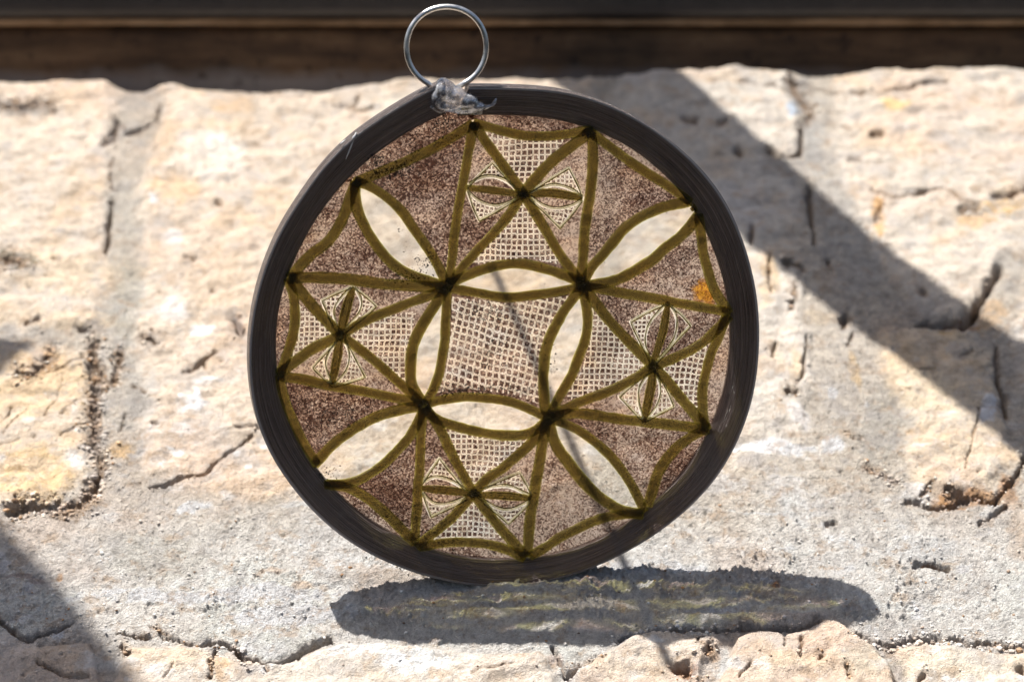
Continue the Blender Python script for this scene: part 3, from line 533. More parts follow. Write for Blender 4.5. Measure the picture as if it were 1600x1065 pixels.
def catmull(pts, step=4.0):
    pts = [np.array(p, float) for p in pts]
    if len(pts) == 2:
        n = max(2, int(np.linalg.norm(pts[1]-pts[0])/step)); return [pts[0]+(pts[1]-pts[0])*t for t in np.linspace(0, 1, n+1)]
    e = [2*pts[0]-pts[1]]+pts+[2*pts[-1]-pts[-2]]; out = []
    for i in range(1, len(e)-2):
        p0, p1, p2, p3 = e[i-1:i+3]; n = max(1, int(np.linalg.norm(p2-p1)/step))
        for k in range(n):
            t = k/n; out.append(.5*((2*p1)+(-p0+p2)*t+(2*p0-5*p1+4*p2-p3)*t*t+(-p0+3*p1-3*p2+p3)*t**3))
    out.append(e[-2]); return out
def tube(name, path, rad, mat, parent, flat=1.0, sides=10, cap=True):
    """path: world-unit points; rad: number or list; flat: squash along Y"""
    path = [np.array(p, float) for p in path]; n = len(path); V = []; F = []
    up = np.array([0, 1., 0])
    for i, p in enumerate(path):
        t = path[min(i+1, n-1)]-path[max(i-1, 0)]; t /= np.linalg.norm(t)+1e-9
        b = np.cross(t, up); 
        if np.linalg.norm(b) < 1e-3: b = np.array([1., 0, 0])
        b /= np.linalg.norm(b); c = np.cross(b, t)
        r = rad[i] if hasattr(rad, '__len__') else rad
        for k in range(sides):
            a = 2*math.pi*k/sides; V.append(p+b*math.cos(a)*r+c*math.sin(a)*r*flat)
    for i in range(n-1):
        for k in range(sides): F.append((i*sides+k, i*sides+(k+1) % sides, (i+1)*sides+(k+1) % sides, (i+1)*sides+k))
    if cap: F += [tuple(range(sides))[::-1], tuple(range((n-1)*sides, n*sides))]
    if name is None: return V, F
    return mesh(name, V, F, mat, parent)
a_ = G(770, 418)+TOSUN*1500; b_ = G(1022, 985)+TOSUN*1500; dv = (b_-a_)/np.linalg.norm(b_-a_)
rod = tube('hanging_cord', [a_+(b_-a_+dv*100)*t for t in np.linspace(0, 1, 12)], 8.0, mat_plain('grey_cord', (.12, .11, .10), .8), None)
tag(rod, 'thin grey cord stretched overhead whose narrow shadow runs down behind the round ornament', 'cord')

# ------------------------------------------------------------------ the ornament
orn = bpy.data.objects.new('round_ornament', None); col.objects.link(orn); orn.empty_display_size = .01; orn.location = (4*S, 0, 0); orn.rotation_euler = (0, 0, math.radians(4.5))
tag(orn, 'round dark-hooped sun catcher of olive stems, gauze and brown grains standing on the ledge', 'sun catcher')

# hoop outlines traced as radius by angle
LIP = [(729,135),(780,139),(864,142),(910,151),(949,166),(1005,196),(1062,238),(1124,306),(1166,399),(1186,521),(1169,657),(1112,764),(1034,832),(949,879),(893,901),(840,912),(770,917),(714,910),(629,885),(545,843),(460,761),(409,679),(388,590),(388,521),(402,440),(420,387),(473,297),(532,224),(585,187),(642,152),(676,132),(692,128)]
INN = [(712,181),(780,182),(873,190),(930,207),(986,236),(1076,323),(1124,420),(1141,521),(1131,620),(1090,710),(1020,790),(940,842),(870,866),(798,873),(730,868),(657,850),(560,795),(480,705),(440,620),(430,543),(438,455),(462,395),(520,300),(585,239),(640,203),(678,182),(694,177)]
NT = 320
def outline(pts, y, n=NT, smooth=5):
    c = P(787, 529, y); q = np.array([P(a, b, y) for a, b in pts]); dx = q[:, 0]-c[0]; dz = q[:, 2]-c[2]
    ang = np.unwrap(np.arctan2(dx, dz)); r = np.hypot(dx, dz)     # clockwise from the top
    th = np.linspace(ang[0], ang[-1], n); R_ = np.interp(th, ang, r)
    k = np.hanning(2*smooth+1); k /= k.sum(); Rp = np.concatenate([2*R_[0]-R_[smooth:0:-1], R_, 2*R_[-1]-R_[-2:-smooth-2:-1]]); R_ = np.convolve(Rp, k, 'valid')
    return c, th, R_
cL, tL, rL = outline(LIP, 0.0, smooth=13); cI, tI, rI = outline(INN, 18.0, smooth=11)
D = 31.0
PROF = [('o', 1.0, D), ('o', .78, D*.8), ('o', .45, D*.5), ('o', .12, 10), ('l', .0, 2.6), ('l', .012, 1.0), ('l', .04, 0.0), ('l', .10, .6), ('l', .22, 2.5), ('l', .36, 4.6), ('l', .40, 6.2), ('l', .58, 8.6), ('l', .62, 10.4), ('l', .80, 13.0), ('l', .96, 17.0), ('l', 1.0, 19.0), ('l', 1.0, 28.0), ('l', .95, D-1), ('l', .5, D+.5)]
def hoop():
    V = []; uv = []; n = NT; m = len(PROF)
    wob = fbm(np.arange(n)*1.0, np.zeros(n), 24, 401, 4)
    for i in range(n):
        f = i/(n-1); th = tL[i]; thi = tI[0]+(tI[-1]-tI[0])*f
        A = np.array([cL[0]+rL[i]*math.sin(th), 0, cL[2]+rL[i]*math.cos(th)])
        Bp = np.array([cI[0]+rI[i]*math.sin(thi), 0, cI[2]+rI[i]*math.cos(thi)])
        for (kind, t, y) in PROF:
            if kind == 'l': p = A*(1-t)+Bp*t; p = p + (np.array([0, 0, 0]))
            else:
                p = A + np.array([-4.0*t, 0, .5*t])
            p = p.copy(); p[1] = y + wob[i]*1.2; p += np.array([math.sin(th), 0, math.cos(th)])*wob[i]*1.0
            V.append(p)
    F = [(i*m+j, (i+1)*m+j, (i+1)*m+(j+1) % m, i*m+(j+1) % m) for i in range(n-1) for j in range(m)]
    F += [tuple(range(m)), tuple(range((n-1)*m, n*m))[::-1]]
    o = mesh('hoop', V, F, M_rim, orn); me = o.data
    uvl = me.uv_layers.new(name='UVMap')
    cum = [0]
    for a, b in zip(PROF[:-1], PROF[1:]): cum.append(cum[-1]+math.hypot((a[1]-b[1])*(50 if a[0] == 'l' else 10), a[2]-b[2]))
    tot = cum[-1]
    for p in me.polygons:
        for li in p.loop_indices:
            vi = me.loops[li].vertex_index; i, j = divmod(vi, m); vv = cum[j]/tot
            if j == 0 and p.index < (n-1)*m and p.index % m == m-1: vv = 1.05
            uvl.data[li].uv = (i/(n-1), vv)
    return o
hoop()
# bright nick and splinters cut in the hoop at the upper left
M_chip = mat_plain('pale_scraped_plastic', (.55, .55, .55), .35)
nick = bpy.data.objects.new('x', None)
bpy.data.objects.remove(nick)
Vn = []; Fn = []
for (pa, pb, r) in (((553,204),(537,246),1.7), ((549,209),(543,232),1.3), ((528,222),(537,215),1.2)):
    a = P(*pa, 1.0); b = P(*pb, 5.0); v, f = tube(None, [a+(b-a)*t for t in np.linspace(0, 1, 5)], [r*.6, r, r, r*.7, r*.2], None, None, sides=6)
    o_ = len(Vn); Vn += v; Fn += [tuple(x+o_ for x in q) for q in f]
mesh('splinter', Vn, Fn, M_chip, orn)['label'] = 'pale nick and splinters on the hoop'

# glass disc
def plate(name, pix, y0, y1, mat, parent, step=6.0):
    q = [P(a, b, y0) for a, b in pix]; n = len(q)
    V = q + [np.array([p[0], y1, p[2]]) for p in q]
    F = [tuple(range(n)), tuple(range(2*n-1, n-1, -1))] + [(i, n+i, n+(i+1) % n, (i+1) % n) for i in range(n)]
    return mesh(name, V, F, mat, parent, False)
rimpts = []
for i in range(0, NT, 2):
    th = tI[i]; rimpts.append((cI[0]+(rI[i]+5)*math.sin(th), cI[2]+(rI[i]+5)*math.cos(th)))
n = len(rimpts); Vg = [(x, 24.0, z) for x, z in rimpts]+[(x, 28.0, z) for x, z in rimpts]
mesh('glass_disc', Vg, [tuple(range(n)), tuple(range(2*n-1, n-1, -1))]+[(i, n+i, n+(i+1) % n, (i+1) % n) for i in range(n)], M_glass, orn, False)

# traced stems
T = {
 'topU': [(697,441),(735,426),(775,415),(815,413),(858,424),(905,442)], 'topL': [(697,448),(740,456),(790,464),(845,460),(905,450)],
 'lefO': [(694,450),(684,464),(660,500),(644,532),(639,570),(642,600),(658,628)], 'lefI': [(697,450),(694,490),(692,532),(681,588),(662,628)],
 'rigI': [(907,448),(901,459),(880,486),(864,512),(851,545),(846,590),(849,633),(855,655)], 'rigO': [(908,448),(912,470),(916,500),(911,535),(893,583),(872,620),(856,650)],
 'botU': [(660,630),(690,622),(726,619),(765,622),(799,629),(836,645),(855,655)], 'botL': [(662,634),(677,651),(713,665),(764,677),(805,680),(832,674),(853,658)],
 'Al': [(738,195),(733,215),(723,269),(711,339),(704,396),(698,442)], 'Ar': [(922,208),(924,240),(921,297),(912,353),(909,399),(906,444)],
 'At': [(740,192),(780,204),(822,213),(873,212),(918,206)],
 'Ad1': [(740,196),(752,215),(776,248),(799,280),(815,303)], 'Ad1b': [(815,303),(845,352),(873,399),(905,443)],
 'Ad2': [(918,208),(904,221),(864,249),(831,283),(815,303)], 'Ad2b': [(815,303),(783,348),(740,393),(700,442)],
 'As1': [(726,292),(765,297),(812,304)], 'As2': [(815,304),(860,303),(908,311)],
 'Bt': [(453,428),(500,429),(540,432),(613,442),(695,447)], 'Bb': [(436,581),(475,587),(515,597),(585,611),(658,628)],
 'Bl': [(450,432),(457,458),(459,490),(456,515),(448,545),(437,574)],
 'Bd1': [(453,430),(487,473),(529,518)], 'Bd1b': [(529,518),(565,545),(599,574),(656,627)], 'Bd2': [(436,575),(481,543),(529,518)], 'Bd2b': [(529,518),(565,499),(599,484),(650,466),(693,451)],
 'Bs1': [(548,446),(540,475),(529,516)], 'Bs2': [(529,519),(524,555),(516,594)],
 'Ct': [(912,449),(960,459),(1033,473),(1090,484),(1137,493)], 'Cb': [(858,652),(890,648),(921,650),(960,657),(1005,663),(1062,671),(1103,677)],
 'Cr': [(1134,503),(1122,535),(1110,563),(1099,605),(1098,650),(1103,674)],
 'Cd1': [(910,450),(935,484),(960,515),(1019,576)], 'Cd1b': [(1019,576),(1045,604),(1062,625),(1101,672)], 'Cd2': [(1139,502),(1115,526),(1090,546),(1055,564),(1019,577)], 'Cd2b': [(1019,577),(985,598),(949,614),(905,630),(860,652)],
 'Cs1': [(1042,479),(1035,521),(1019,574)], 'Cs2': [(1019,577),(1016,610),(1005,660)],
 'Dl': [(659,634),(656,670),(653,725),(649,781),(645,838)], 'Dr': [(852,660),(846,690),(835,753),(826,809),(821,866)],
 'Db': [(655,850),(699,845),(747,847),(784,856),(815,870)],
 'Dd1': [(662,634),(685,668),(702,705),(737,769)], 'Dd1b': [(737,769),(758,797),(778,823),(818,868)], 'Dd2': [(853,660),(828,692),(784,730),(760,745),(737,769)], 'Dd2b': [(737,769),(715,795),(694,815),(650,848)],
 'Ds1': [(657,760),(700,764),(737,770)], 'Ds2': [(737,771),(785,774),(828,779)],
 'NWu': [(554,280),(575,288),(602,306),(625,328),(642,353),(670,393),(695,440)], 'NWl': [(552,284),(555,320),(570,355),(590,386),(613,411),(642,428),(694,446)],
 'NEu': [(908,443),(922,420),(941,399),(983,353),(1028,330),(1076,319)], 'NEl': [(1090,342),(1075,362),(1056,379),(1033,396),(1014,412),(963,440),(908,449)],
 'SWu': [(491,716),(508,698),(530,679),(573,652),(610,639),(659,630)], 'SWl': [(508,750),(535,750),(559,744),(590,726),(609,709),(640,675),(660,634)],
 'SEl': [(854,658),(866,695),(884,722),(921,767),(963,798),(1000,808)], 'SEr': [(856,656),(890,668),(921,688),(955,719),(983,758),(1004,800)],
 'O1': [(735,194),(720,204),(670,232),(613,258),(554,281)], 'O2': [(553,284),(546,300),(535,334),(515,368),(481,396),(453,426)],
 'O3': [(922,209),(949,230),(991,261),(1039,292),(1076,318)], 'O4': [(1092,342),(1098,396),(1104,422),(1115,456),(1137,492)],
 'O5': [(436,582),(441,606),(450,634),(470,679),(492,716)], 'O6': [(512,750),(540,755),(573,774),(606,803),(643,842)],
 'O7': [(1103,677),(1080,688),(1056,706),(1030,739),(1012,792)], 'O8': [(1000,806),(965,808),(932,815),(887,834),(828,868)],
}
def polypath(keys):
    """join traced stems end to end into a closed cell outline; '-k' reverses"""
    out = []
    for k in keys:
        p = T[k[1:]][::-1] if k[0] == '-' else T[k]; out += [tuple(a) for a in catmull(p, 7.0)][:-1]
    return out
NARROW = {'As1': 5.5, 'As2': 6.5, 'Bs1': 7.0, 'Bs2': 6.5, 'Cs1': 6.0, 'Cs2': 7.0, 'Ds1': 6.0, 'Ds2': 6.0}
for i, (k, pts) in enumerate(T.items()):
    pth = catmull(pts, 3.5); n = len(pth); s = np.arange(n)*3.5
    base = NARROW.get(k, 8.4 + .9*random.uniform(-1, 1))
    w_ = base*(1+.10*fbm(s, s*0+i*3.1, 30, 501+i, 3)+.06*fbm(s, s*0, 7, 601+i, 2))
    off = 1.0*fbm(s, s*0+i, 26, 701+i, 3)
    lift = -.9*(i % 3)
    if k in NARROW:
        e = np.linspace(0, 1, n); w_ = w_*(.55+.45*np.sin(np.pi*np.clip(e, .05, .95))**.6)*1.15
    if k not in NARROW: pth[0] = pth[0]-(pth[1]-pth[0])*.9; pth[-1] = pth[-1]+(pth[-1]-pth[-2])*.9
    P3 = [P(a[0]+off[j], a[1]+off[j]*.7, 16.5+lift*.5) for j, a in enumerate(pth)]
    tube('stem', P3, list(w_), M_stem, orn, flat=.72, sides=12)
# knots of glue and grain where stems meet
M_knot = mat_plain('dark_olive_clot', (.09, .062, .024), .8)
def blob(name, px, py, r, mat, y=11.0, sq=.6, seed=0, parent=orn, nseg=18, ry=None):
    V = []; F = []; c = P(px, py, y); ry = ry or r
    for i in range(1, nseg//2):
        t = math.pi*i/(nseg//2)
        for j in range(nseg):
            a = 2*math.pi*j/nseg; rr = 1+.22*math.sin(3*a+seed)*math.sin(t)+.16*math.sin(5*a+2*seed+3*t)+.10*math.sin(9*a+seed*1.7+5*t)
            V.append(c+np.array([r*rr*math.sin(t)*math.cos(a), r*sq*math.cos(t), ry*rr*math.sin(t)*math.sin(a)]))
    m = nseg; k = nseg//2-1
    for i in range(k-1):
        for j in range(m): F.append((i*m+j, i*m+(j+1) % m, (i+1)*m+(j+1) % m, (i+1)*m+j))
    V += [c+np.array([0, r*sq, 0]), c-np.array([0, r*sq, 0])]
    for j in range(m): F.append((len(V)-2, (j+1) % m, j)); F.append((len(V)-1, (k-1)*m+j, (k-1)*m+(j+1) % m))
    return mesh(name, V, F, mat, parent)
for q, (x, y, r) in enumerate([(700,445,9),(908,446,10),(856,655,13),(660,630,8),(815,304,7),(529,518,8),(1019,577,11),(737,770,9),(737,197,10),(918,207,11),(454,427,8),(1137,496,6),(647,845,7),(820,866,8),(1001,803,9),(1103,676,6),(1042,478,5),(1005,662,5),(553,283,9),(437,578,8),(491,719,7),(509,750,8),(1084,330,8),(920,210,9)]):
    blob('knot', x, y, r*.65, M_stem, y=15.0, sq=.38, seed=q*1.3)

# thin pale wires of the little diamonds
W = [
 [(727,291),(745,273),(767,253),(790,280),(812,302)], [(727,295),(735,318),(746,343),(780,325),(812,307)], [(729,287),(744,279),(762,275),(785,281),(808,299)], [(729,299),(746,313),(768,321),(790,317),(808,308)],
 [(822,302),(855,281),(887,263),(900,290),(908,310)], [(822,308),(848,332),(873,356),(892,334),(908,314)], [(826,302),(845,294),(865,290),(890,297),(907,310)], [(826,308),(845,321),(866,327),(890,323),(907,313)],
 [(549,442),(525,452),(501,463),(512,490),(525,513)], [(549,442),(567,456),(585,473),(562,494),(536,514)], [(546,446),(528,464),(519,482),(526,508)], [(553,446),(562,466),(557,487),(538,508)],
 [(526,524),(506,545),(487,567),(502,583),(517,597)], [(536,524),(552,552),(568,583),(543,591),(520,597)], [(524,528),(512,546),(507,565),(515,592)], [(536,526),(544,550),(538,574),(521,595)],
 [(1041,478),(1012,490),(984,505),(999,538),(1015,570)], [(1043,478),(1062,494),(1079,513),(1052,541),(1024,571)], [(1037,482),(1014,508),(1007,538),(1014,565)], [(1048,482),(1057,505),(1052,535),(1028,566)],
 [(1014,584),(990,602),(966,622),(985,642),(1003,660)], [(1025,584),(1040,610),(1052,639),(1028,651),(1008,661)], [(1013,588),(998,610),(997,635),(1004,657)], [(1024,586),(1031,610),(1026,637),(1010,659)],
 [(657,752),(670,731),(684,712),(704,738),(724,764)], [(657,764),(663,784),(671,803),(700,790),(728,775)], [(659,750),(672,743),(690,744),(710,753),(726,765)], [(659,768),(672,781),(690,785),(708,781),(726,774)],
 [(744,766),(776,750),(809,737),(820,756),(828,774)], [(744,774),(768,796),(792,817),(810,800),(827,782)], [(748,764),(770,759),(795,760),(824,774)], [(748,777),(770,791),(795,796),(824,783)],
]
SHARP = {}
for i, pts in enumerate(W):
    if i % 4 < 2:
        a = catmull(pts[:3], 3.0)[:-1]; b = catmull(pts[2:], 3.0); pth = a+b
    else: pth = catmull(pts, 3.0)
    n = len(pth); s = np.arange(n)*3.0
    for dz, rr in ((0.0, 1.9), (2.6, 1.1)) if i % 4 < 2 else ((0.0, 1.7), (-2.4, 1.0)):
        P3 = [P(a[0]+.5*math.sin(j*.3+i), a[1]+dz, 13.5) for j, a in enumerate(pth)]
        tube('thin_wire', P3, [rr*(1+.2*math.sin(j*.7+i)) for j in range(n)], M_wire if dz == 0 else M_stem, orn, sides=6)

# grain fields, one per cell
CELLS = [
 (['At', '-Ad2'.replace('-', ''), '-Ad1'], M_grain, 0), (['Ad2b', 'topU', '-Ad1b'], M_grain_d, 0), (['Al', '-Ad2b', '-Ad1'], M_grain, 0), (['Ar', '-Ad1b', '-Ad2'], M_grain_l, 0),
 (['Bl', 'Bd2', '-Bd1'], M_grain, 0), (['Bd1b', '-lefO', '-Bd2b'], M_grain_l, 0), (['Bt', '-Bd2b', '-Bd1'], M_grain, 0), (['Bb', '-Bd1b', '-Bd2'], M_grain_l, 0),
 (['Cr', '-Cd1b', '-Cd2'], M_grain_l, 0), (['Cd1', 'Cd2b', '-rigO'], M_grain_l, 0), (['Ct', 'Cd2', '-Cd1'], M_grain, 0), (['Cb', '-Cd1b', 'Cd2b'], M_grain_l, 0),
 (['Db', '-Dd1b', 'Dd2b'], M_grain_l, 0), (['Dd1', '-Dd2', '-botL'], M_grain_l, 0), (['Dl', '-Dd2b', '-Dd1'], M_grain, 0), (['Dr', '-Dd1b', '-Dd2'], M_grain_l, 0),
 (['topL', 'rigI', '-botU', '-lefI'], M_grain_d, 0),
 (['O1', 'NWu', '-Al'], M_grain_d, 0), (['O2', 'Bt', '-NWl'], M_grain, 0), (['O3', '-NEu', '-Ar'], M_grain, 0), (['O4', '-Ct', '-NEl'], M_grain, 0),
 (['O5', 'SWu', '-Bb'], M_grain_d, 0), (['O6', '-Dl', '-SWl'], M_grain_d, 0), (['O7', '-SEr', 'Cb'], M_grain, 0), (['O8', '-Dr', 'SEl'], M_grain_l, 0),
]
SHEETS = [(polypath(c_[0]), c_[1], 20.8) for c_ in CELLS]
SL = [0]
def sliver(keys_, m, skip=None):
    SL[0] += 1; yo = .12*SL[0]
    out = polypath(keys_); last = T[keys_[-1][1:]][0] if keys_[-1][0] == '-' else T[keys_[-1]][-1]; out.append(last)
    cx, cy = 786, 528; a0 = math.atan2(out[-1][1]-cy, out[-1][0]-cx); a1 = math.atan2(out[0][1]-cy, out[0][0]-cx)
    d = (a1-a0+math.pi) % (2*math.pi)-math.pi; a0 -= math.copysign(.035, d); d += math.copysign(.07, d)
    for t in np.linspace(0, 1, 14):
        a = a0+d*t; q = P(cx+math.cos(a)*350, cy+math.sin(a)*340, 18.0); th = math.atan2(q[0]-cI[0], q[2]-cI[2])
        th = (th-tI[0]) % (2*math.pi)+tI[0]; rr = np.interp(th, tI, rI)+5; x, y = project(np.array([cI[0]+rr*math.sin(th), 20.5, cI[2]+rr*math.cos(th)])); out.append((float(x), float(y)))
    SHEETS.append((out, m, 21.0+yo))
for k_, m in (('At', M_grain_d), ('O1', M_grain_d), ('O2', M_grain_l), ('Bl', M_grain), ('O5', M_grain_d), ('O6', M_grain), ('Db', M_grain_l), ('O8', M_grain_l), ('O7', M_grain_d), ('Cr', M_grain_l), ('O4', M_grain_l), ('O3', M_grain_l)):
    sliver([k_], m)
LENS = [['topU', '-topL'], ['lefO', '-lefI'], ['rigI', '-rigO'], ['botU', '-botL'], ['NWu', '-NWl'], ['NEu', 'NEl'], ['SWu', '-SWl'], ['SEl', '-SEr']]
for k_ in LENS: plate('clear_pane', polypath(k_), 18.5, 21.5, M_pane, orn)

# gauze: real woven threads; the grains fill only the openings between them
SM = [((728,290),(767,256),(808,298),(785,279),(762,273)), ((730,304),(747,340),(806,310),(768,323)), ((826,300),(886,266),(905,304),(890,295),(862,289)), ((828,312),(873,352),(905,318),(866,329)),
 ((545,446),(504,464),(522,504),(519,482),(526,462)), ((556,450),(582,472),(545,505),(559,487),(563,466)), ((520,532),(490,567),(512,590),(505,565)), ((540,535),(564,581),(526,594),(540,574),(546,550)),
 ((1034,484),(988,506),(1010,556),(1006,538),(1012,508)), ((1008,590),(970,622),(1000,654),(995,635),(996,610)), ((1028,594),(1050,638),(1014,656),(1028,637),(1033,610)),
 ((660,745),(684,716),(720,758),(690,742)), ((660,773),(672,799),(722,777),(690,787)), ((752,762),(808,741),(822,768),(795,758)), ((752,780),(792,813),(820,787),(795,798))]
GZ = [  # outline, angle, pitch, half width of a thread, skew
 ([(750,206),(880,217),(868,240),(815,300),(780,258)], 2, 9.2, 1.15, 0),
 ([(815,312),(862,384),(888,418),(826,404),(800,404),(768,412),(730,410),(752,390)], 1, 8.8, 1.15, 0),
 ([(704,462),(790,474),(888,464),(858,512),(842,560),(840,632),(800,616),(720,604),(676,612),(694,580),(702,520)], 17, 10.4, 1.4, -7),
 ([(462,466),(522,516),(450,558),(464,520)], 1, 7.8, 1.1, 0),
 ([(534,520),(600,490),(648,484),(640,520),(632,560),(634,594),(606,572)], 2, 8.4, 1.1, 0),
 ([(918,470),(945,508),(1012,575),(950,606),(884,628),(885,612),(908,580),(922,530)], 4, 8.6, 1.1, 0),
 ([(1030,578),(1108,534),(1104,560),(1092,600),(1090,648),(1060,614)], 4, 8.6, 1.1, 0),
 ([(684,660),(760,685),(822,688),(780,722),(742,762),(708,700)], 4, 8.2, 1.1, 0),
 ([(737,778),(790,840),(740,838),(668,844),(700,815)], 1, 8.4, 1.1, 0),
] + [(list(p), 10 if i % 2 else 4, 6.8, .9, 0) for i, p in enumerate(SM)]
def wu(x, y, seed): return 5.0*fbm(x, y, 75, seed, 2)+.7*fbm(x, y, 19, seed+3, 2)
def axes_(g, fam):
    a = math.radians(g[1]+90*fam+(g[4] if fam else 0)); return math.cos(a), math.sin(a), -math.sin(a), math.cos(a)
def gauze(gi):
    poly, ang, pitch, r, skew = GZ[gi]; pa = np.array(poly, float); c = pa.mean(0); Rm = np.abs(pa-c).max()*1.5
    V = []; F = []; rs = np.random.default_rng(50+gi)
    for fam in (0, 1):
        ux, uy, vx, vy = axes_(GZ[gi], fam); K = int(Rm/pitch)+2; s_ = np.arange(-Rm, Rm, 3.0)
        for kk in range(-K, K+1):
            o = np.full(len(s_), kk*pitch)
            for _ in range(3):
                X = c[0]+ux*s_+vx*o; Yp = c[1]+uy*s_+vy*o; o = kk*pitch-wu(X, Yp, 900+gi*7+fam)
            ins = inpoly(X, Yp, poly); dpt = 18.0+.8*np.cos(s_/pitch*math.pi+(fam+kk)*math.pi); i = 0; n = len(s_)
            while i < n:
                if not ins[i]: i += 1; continue
                j = i
                while j < n and ins[j]: j += 1
                if j-i >= 2:
                    rr = r*rs.uniform(.75, 1.15); q = [P(X[m], Yp[m], dpt[m]) for m in range(i, j)]
                    v, f = tube(None, q, rr, None, None, sides=4, cap=False); o_ = len(V); V += v; F += [tuple(x+o_ for x in t) for t in f]
                i = j
    o = mesh('gauze_patch', V, F, M_gauze, orn); o['kind'] = 'stuff'
for gi in range(len(GZ)): gauze(gi)
STEMD = {k_: np.array(catmull(p_, 12.0)) for k_, p_ in T.items()}
def threadmask(X, Y_):
    out = np.zeros(X.shape, bool); inside = np.zeros(X.shape, bool)
    for gi, g in enumerate(GZ):
        pa = np.array(g[0], float); c = pa.mean(0); k = (X > pa[:, 0].min()) & (X < pa[:, 0].max()) & (Y_ > pa[:, 1].min()) & (Y_ < pa[:, 1].max())
        k[k] = inpoly(X[k], Y_[k], g[0])
        if not k.any(): continue
        inside |= k; x, y = X[k], Y_[k]; m = np.zeros(len(x), bool)
        for fam in (0, 1):
            ux, uy, vx, vy = axes_(g, fam); u = (x-c[0])*vx+(y-c[1])*vy+wu(x, y, 900+gi*7+fam)
            m |= np.abs(u-np.round(u/g[2])*g[2]) < g[3]*1.05
        out[k] |= m
    for key, dense in STEMD.items():
        x0, y0 = dense.min(0)-8; x1, y1 = dense.max(0)+8; k = (X > x0) & (X < x1) & (Y_ > y0) & (Y_ < y1)
        if k.any(): out[k] |= polydist(X[k], Y_[k], [tuple(q) for q in dense]) < (3.4 if key in NARROW else 6.5)
    for pts in W:
        x0 = min(p[0] for p in pts)-4; x1 = max(p[0] for p in pts)+4; y0 = min(p[1] for p in pts)-4; y1 = max(p[1] for p in pts)+4
        k = (X > x0) & (X < x1) & (Y_ > y0) & (Y_ < y1)
        if k.any():
            ps = [tuple(q) for q in (catmull(pts[:3], 6) + catmull(pts[2:], 6) if W.index(pts) % 4 < 2 else catmull(pts, 6))]
            out[k] |= polydist(X[k], Y_[k]-1.0, ps) < 2.4
    return out, inside
def sheet(pix, mat, yy):
    st = 1.15; pa = np.array(pix); x0, y0 = pa.min(0); x1, y1 = pa.max(0)
    xs = np.arange(x0, x1+st, st); ys = np.arange(y0, y1+st, st); cx, cy = np.meshgrid(xs[:-1]+st/2, ys[:-1]+st/2)
    tm, gin = threadmask(cx, cy); keep = inpoly(cx, cy, pix) & ~tm
    VX, VY = np.meshgrid(xs, ys)
    d = FWD*L + RGT*(VX[..., None]-800) + UPV*(532.5-VY[..., None]); t = (yy-CAM[1])/d[..., 1]; V = (CAM+d*t[..., None]).reshape(-1, 3)
    idx = np.arange(V.shape[0]).reshape(VX.shape); Qa = np.stack([idx[:-1, :-1], idx[1:, :-1], idx[1:, 1:], idx[:-1, 1:]], -1)
    for sel, mm, nm in ((keep & ~gin, MS[mat], 'grain_field'), (keep & gin, M_open, 'grain_in_gauze')):
        if not sel.any(): continue
        Q = Qa[sel]; used, inv = np.unique(Q, return_inverse=True); gridmesh(nm, V[used], inv.reshape(Q.shape), mm, orn)['kind'] = 'stuff'
for pix_, m, yy_ in SHEETS: sheet(pix_, m, yy_)

# loose dark crumbs on the glass
M_crumb = mat_plain('black_brown_crumbs', (.018, .010, .007), .8)
def crumbs(spots, y, name, mat, seed, lo=1.0, hi=2.6):
    rs = np.random.default_rng(seed); V = []; F = []
    for (x, yy, sx, sy, n) in spots:
        for _ in range(n):
            c = P(x+rs.normal()*sx, yy+rs.normal()*sy, y+rs.uniform(-1, 1)); r = rs.uniform(lo, hi); o_ = len(V)
            q = rs.normal(size=(4, 3)); q /= np.linalg.norm(q, axis=1)[:, None]
            V += [c+r*v for v in q]; F += [(o_, o_+1, o_+2), (o_, o_+2, o_+3), (o_, o_+3, o_+1), (o_+1, o_+3, o_+2)]
    o = mesh(name, V, F, mat, orn, False); o['kind'] = 'stuff'; return o
crumbs([(585,248,8,7,130),(600,268,18,8,200),(622,262,16,6,120),(640,230,10,14,90),(690,215,14,14,90),(655,410,10,7,50),(640,428,16,6,110),(622,432,12,4,60),(668,400,5,6,16),(642,378,10,14,6),(690,190,12,8,110),(760,608,40,4,170),(700,610,16,5,60),(530,648,20,12,150),(620,355,3,3,4),(505,732,14,6,60),(745,488,16,10,120),(768,492,12,9,70),(775,545,14,16,60),(752,560,12,10,50),(862,560,6,16,30)], 15.5, 'dark_crumbs', M_crumb, 3)
crumbs([(c[0], c[1], 5, 5, 16) for c in [(700,445),(908,446),(856,655),(660,630),(815,304),(1019,577),(737,770),(920,214),(740,206)]], 9.5, 'knot_crumbs', M_crumb, 4, .8, 2.0)
# grains fringing the stems beside the clear panes
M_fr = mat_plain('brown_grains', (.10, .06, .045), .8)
fr = []
for k_ in LENS:
    for (x, y) in polypath(k_): fr.append((x, y, 6, 6, 1))
for k_ in ('At', 'O1', 'O3', 'O8', 'O6'):
    for (x, y) in [tuple(a) for a in catmull(T[k_], 7)]: fr.append((x, y, 8, 8, 1))
crumbs(fr, 20.0, 'stem_fringe_grains', M_fr, 5, .7, 1.6)

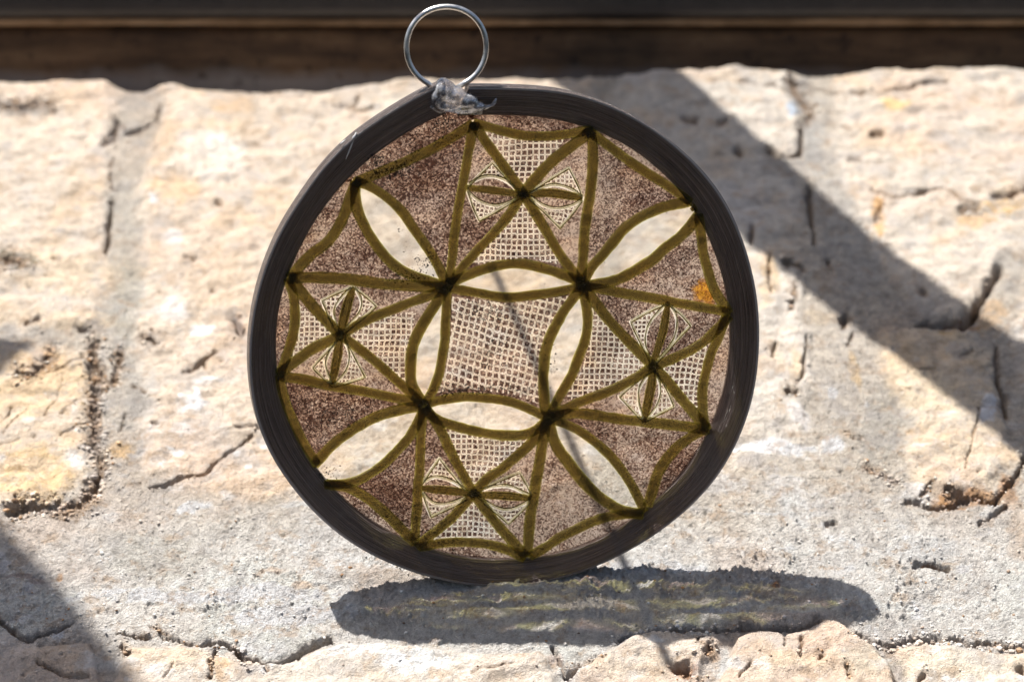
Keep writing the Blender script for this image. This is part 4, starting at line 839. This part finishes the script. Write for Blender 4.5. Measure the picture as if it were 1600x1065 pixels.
crumbs([(710+i*7, 592-i*4.4, 7, 6, 16) for i in range(0, 9)]+[(790+i*9, 470+i*13, 5, 5, 10) for i in range(7)]+[(790,608,40,5,90)], 16.5, 'brown_specks', M_fr, 6, .6, 1.3)  # fine brown specks strewn in diagonal streaks across the centre panel
# wire ring at the top
ringc = P(695, 73, 20); Rr = 61.5; pth = []
for a in np.linspace(math.radians(-152), math.radians(152+0), 90):
    pth.append(ringc+np.array([Rr*math.sin(a)*1.0+.6*math.sin(3*a), 2.0*math.sin(a), Rr*math.cos(a)*1.0]))
pth = [pth[0]+np.array([14, 0, -14])]+pth+[pth[-1]+np.array([-16, 0, -10])]
tube('hanging_ring', pth, 4.2, M_metal, orn, sides=16)

# glue blob that fixes the ring: lumps fused by a voxel remesh
def glue():
    import bmesh
    bm = bmesh.new()
    for (x, y, d, rx, rz, ry) in [(692,140,6,17,17,20),(690,132,20,12,12,16),(706,148,2,20,14,15),(722,158,0,22,13,13),(740,166,2,15,9,10),(700,164,4,26,10,11),(725,172,5,26,6.5,9),(682,152,4,13,15,12),(676,165,8,9,7,7),(752,168,4,9,4,5),(762,165,5,7,3,4),(769,160,5,4.5,4,4),(771,155,5,3,3,3),(686,172,10,10,5,6),(742,176,9,10,4,6)]:
        c = P(x, y, d); mt = Matrix.Translation(Vector(c*S)) @ Matrix.Diagonal((rx*S, ry*S, rz*S, 1))
        bmesh.ops.create_icosphere(bm, subdivisions=3, radius=1, matrix=mt)
    me = bpy.data.meshes.new('glue_blob'); bm.to_mesh(me); bm.free()
    o = bpy.data.objects.new('tmp', me); col.objects.link(o)
    md = o.modifiers.new('r', 'REMESH'); md.mode = 'VOXEL'; md.voxel_size = 1.3*S
    sm = o.modifiers.new('s', 'SMOOTH'); sm.iterations = 30; sm.factor = .6
    bpy.context.view_layer.update(); dg = bpy.context.evaluated_depsgraph_get()
    me2 = bpy.data.meshes.new_from_object(o.evaluated_get(dg)); bpy.data.objects.remove(o)
    me2.name = 'glue_blob'; me2.materials.clear(); return link('glue_blob', me2, M_glue, orn)
glue()
